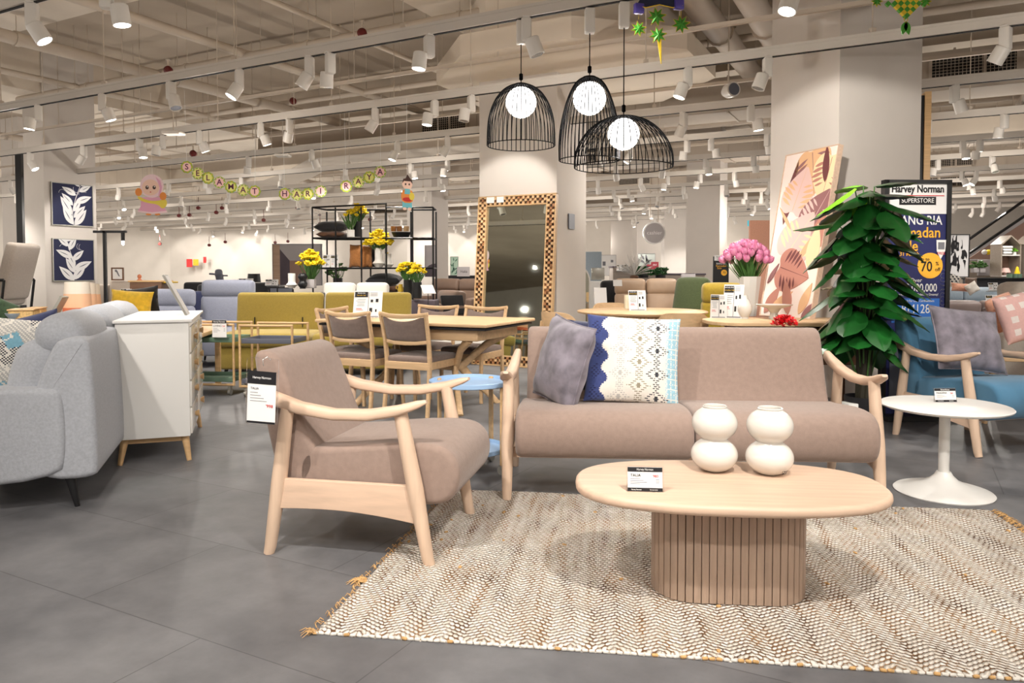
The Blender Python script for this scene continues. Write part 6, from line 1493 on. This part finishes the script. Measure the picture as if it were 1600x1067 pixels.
# star mobile and ketupat at the top of the frame
foil = mat('green_foil', C(72, 150, 52), .3, .3, noise=.25, nscale=40); gfoil = mat('gold_foil', C(226, 196, 60), .3, .5); pfoil = mat('violet_foil', C(84, 72, 160), .3, .3); nfoil = mat('navy_foil', C(22, 30, 60), .4)
def star(parent, name, cx, cz, r, y=0, n=8, m__=None, rz=0):
    P = [(cx+(r if k % 2 == 0 else r*.5)*cos(rz+pi*k/n), cz+(r if k % 2 == 0 else r*.5)*sin(rz+pi*k/n)) for k in range(2*n)]
    m_ = MB(); m_.cur = 0; o = len(P); m_._add([(x, y, z) for x, z in P]+[(cx, y-.012, cz), (cx, y+.012, cz)], [(k, (k+1) % o, o) for k in range(o)]+[((k+1) % o, k, o+1) for k in range(o)]); s_ = m_.build(name, m__ or foil, parent, sharp=10)
    m_ = MB(); m_.tube([(x, y, z) for x, z in P]+[(P[0][0], y, P[0][1])], .0025, 4); m_.build('gold_rim', gfoil, s_); return s_
Yd = 3.9; p0 = aty(1030, 6, Yd); t = thing('star_mobile', 'hanging foil mobile of green eight-pointed stars above the pendant lamps', 'decoration', p0)
m_ = MB(); m_.prism([(-.10, .02), (.10, .02), (.12, -.01), (.07, -.02), (0, -.005), (-.07, -.02), (-.12, -.01)], -.006, .006, 'xz'); hb = m_.build('crescent_bar', nfoil, t); m_ = MB(); m_.tube([(-.12, -.008, -.012), (-.07, -.008, -.022), (0, -.008, -.007), (.07, -.008, -.022), (.12, -.008, -.012)], .003, 4); m_.build('gold_rim', gfoil, hb)
for x, z in ((-.105, -.025), (.10, -.005)): m_ = MB(); m_.rbox((x, 0, z), (.05, .03, .05), .004, 0, rz=.3); m_.build('foil_lantern', pfoil, t)
dd = lambda px, py: (aty(px, py, Yd)-p0)
for px, py, r_ in ((1026, 26, .05), (998, 45, .04), (1064, 38, .048), (1028, 55, .046)): q_ = dd(px, py); star(t, 'foil_star', q_.x, q_.z, r_, rz=.2)
m_ = MB(); q_ = dd(1030, 60); q2 = dd(1033, 100)
for k in range(6): m_.tube([(q_.x+.004*k-.01, 0, q_.z), (q2.x, 0, q2.z)], .002, 4)
for px in (998, 1026, 1064): e = dd(px, 30); m_.tube([(e.x, 0, e.z), (e.x, 0, .0)], .0012, 4)
m_.tube([(0, 0, .02), (0, 0, .6)], .0012, 4); m_.build('gold_tassel', gfoil, t)
p0 = aty(1416, 6, Yd); t = thing('ketupat_decoration', 'hanging green and gold foil ketupat diamond with a tassel before the right-hand column', 'decoration', p0)
m_ = MB(); n = 6
for i in range(-3, 4):
    for j in range(-3, 4):
        x = (i-j)*.0155; z = (i+j)*.0155
        if abs(x)/.075+abs(z)/.055 > 1.25: continue
        m_.cur = (i+j) % 2; m_.prism([(x-.0155, z), (x, z-.0155), (x+.0155, z), (x, z+.0155)], -.012*(1-abs(x)/.12), .01, 'xz')
m_.build('woven_body', [foil, gfoil], t)
m_ = MB(); m_.tube([(.0, 0, -.05), (-.01, 0, -.08), (0, 0, -.10), (.01, 0, -.08), (0, 0, -.05)], .003, 4); m_.tube([(0, 0, .05), (0, 0, .6)], .0012, 4); m_.build('gold_cord', gfoil, t)
m_ = MB()
for a in (-.25, .25): m_.prism(xform(leaf2(.07, .034), -pi/2+a, 0, -.09), -.002, .002, 'xz')
m_.build('foil_leaves', foil, t)
for px, py in ((1370, 2), (1446, 2)): q_ = aty(px, py, Yd)-p0; star(t, 'foil_star', q_.x, q_.z, .03)
# ================================================================== LIGHT
def spotl(p, tgt, e, ang=70, blend=.5, col=(1, .95, .88), size=.05):
    l = bpy.data.lights.new('lamp', 'SPOT'); l.energy = e; l.spot_size = R(ang); l.spot_blend = blend; l.color = col; l.shadow_soft_size = size
    o = bpy.data.objects.new('lamp', l); COL.objects.link(o); o.location = p; d = Vector(tgt)-Vector(p); o.rotation_euler = d.to_track_quat('-Z', 'Y').to_euler(); return o
KE = 1.0
# lights sit just under the fixtures of the tracks
for p in LITPOS:
    q = p+Vector((0, 0, -.34)); spotl(q, q+Vector((random.uniform(-.5, .5), random.uniform(-.3, .8), -1.6)), 95*KE, 95)
# fixtures behind and above the camera light the front display
for x, y, tx, ty, e, ang in ((-.9, 1.5, -.5, 3.2, 170, 75), (.9, 1.1, .9, 3.1, 230, 80), (2.4, 1.6, 2.3, 3.8, 150, 75), (-2.2, 1.2, -2.0, 3.8, 120, 80), (.3, 3.6, 1.2, 4.5, 60, 70), (-1.2, .2, -1.4, 2.0, 110, 90), (1.6, -.2, 1.2, 2.0, 120, 90),
                      (3.6, 3.6, 3.3, 5.2, 110, 70), (-3.2, 3.6, -3.2, 5.0, 90, 80)):
    spotl((x, y, 2.75), (tx, ty, .2), e*KE*1.08, ang, .6, size=.035)
g = 0
for i in range(-4, 9):
    for j in range(-3, 9):
        p = grid(i*4.0-1, 2.1+j*3.74, 2.3)
        if p.y > 34 or p.y < -8.5 or (p.y > 1.2 and (p.x/p.y > 1.0 or (p.y > 12 and -p.x/p.y > 1.2))) or abs(p.x) > 30: continue
        l = bpy.data.lights.new('lamp', 'POINT'); l.energy = ((11 if p.y < 6 else 26) if p.y < 11 else 48) if p.y > 2 else (15 if abs(p.x) < 4 else 60); l.shadow_soft_size = .025; l.color = (1, .93, .85)  # free-floating fill points added to brighten the ceiling, no fixture holds them
        o = bpy.data.objects.new('lamp', l); COL.objects.link(o); o.location = p
for i in range(-3, 5):
    for j in range(1, 9):
        p = grid(i*4.2-2, 3.5+j*3.74, 2.65)
        if p.y < 5 or p.y > 34 or abs(p.x)/p.y > .85: continue
        spotl(p, (p.x, p.y, 0), (150 if p.y < 18 else 230)*KE, 130, .8, size=.08)
# washes on the columns and the far wall
spotl(trk(1238, TC[1])+Vector((0, 0, -.3)), (3.05, 6.9, 1.5), 200, 62, .25)
cw = aty(770, 150, 8.2); spotl((-.35, 8.0, 2.85), (-.05, 9.2, 1.9), 80, 60, .4)
spotl((-7.0, 12.6, 2.9), (-7.9, 14.3, 1.7), 120, 62, .4)
for px in (180, 225, 262, 300, 350, 385, 410, 470, 660, 700, 760):
    w = aty(px, 400, 33 if px > 280 else 31); spotl((w.x+.1, w.y-1.4, 3.0), (w.x, w.y+.9, 1.2), 120, 75, .3, size=.02)
W = bpy.data.worlds.new('world'); SC.world = W; W.use_nodes = True
W.node_tree.nodes['Background'].inputs[0].default_value = (1.0, .93, .86, 1); W.node_tree.nodes['Background'].inputs[1].default_value = .5
vs_ = SC.view_settings; vs_.view_transform = 'Standard'; vs_.look = 'None'; vs_.gamma = 1; vs_.use_curve_mapping = False; vs_.exposure = 0.14
SC.cycles.use_denoising = True; SC.cycles.use_adaptive_sampling = True; SC.cycles.adaptive_threshold = .03
SC.cycles.max_bounces = 6; SC.cycles.diffuse_bounces = 3; SC.cycles.glossy_bounces = 3; SC.cycles.transmission_bounces = 4; SC.cycles.sample_clamp_indirect = 4
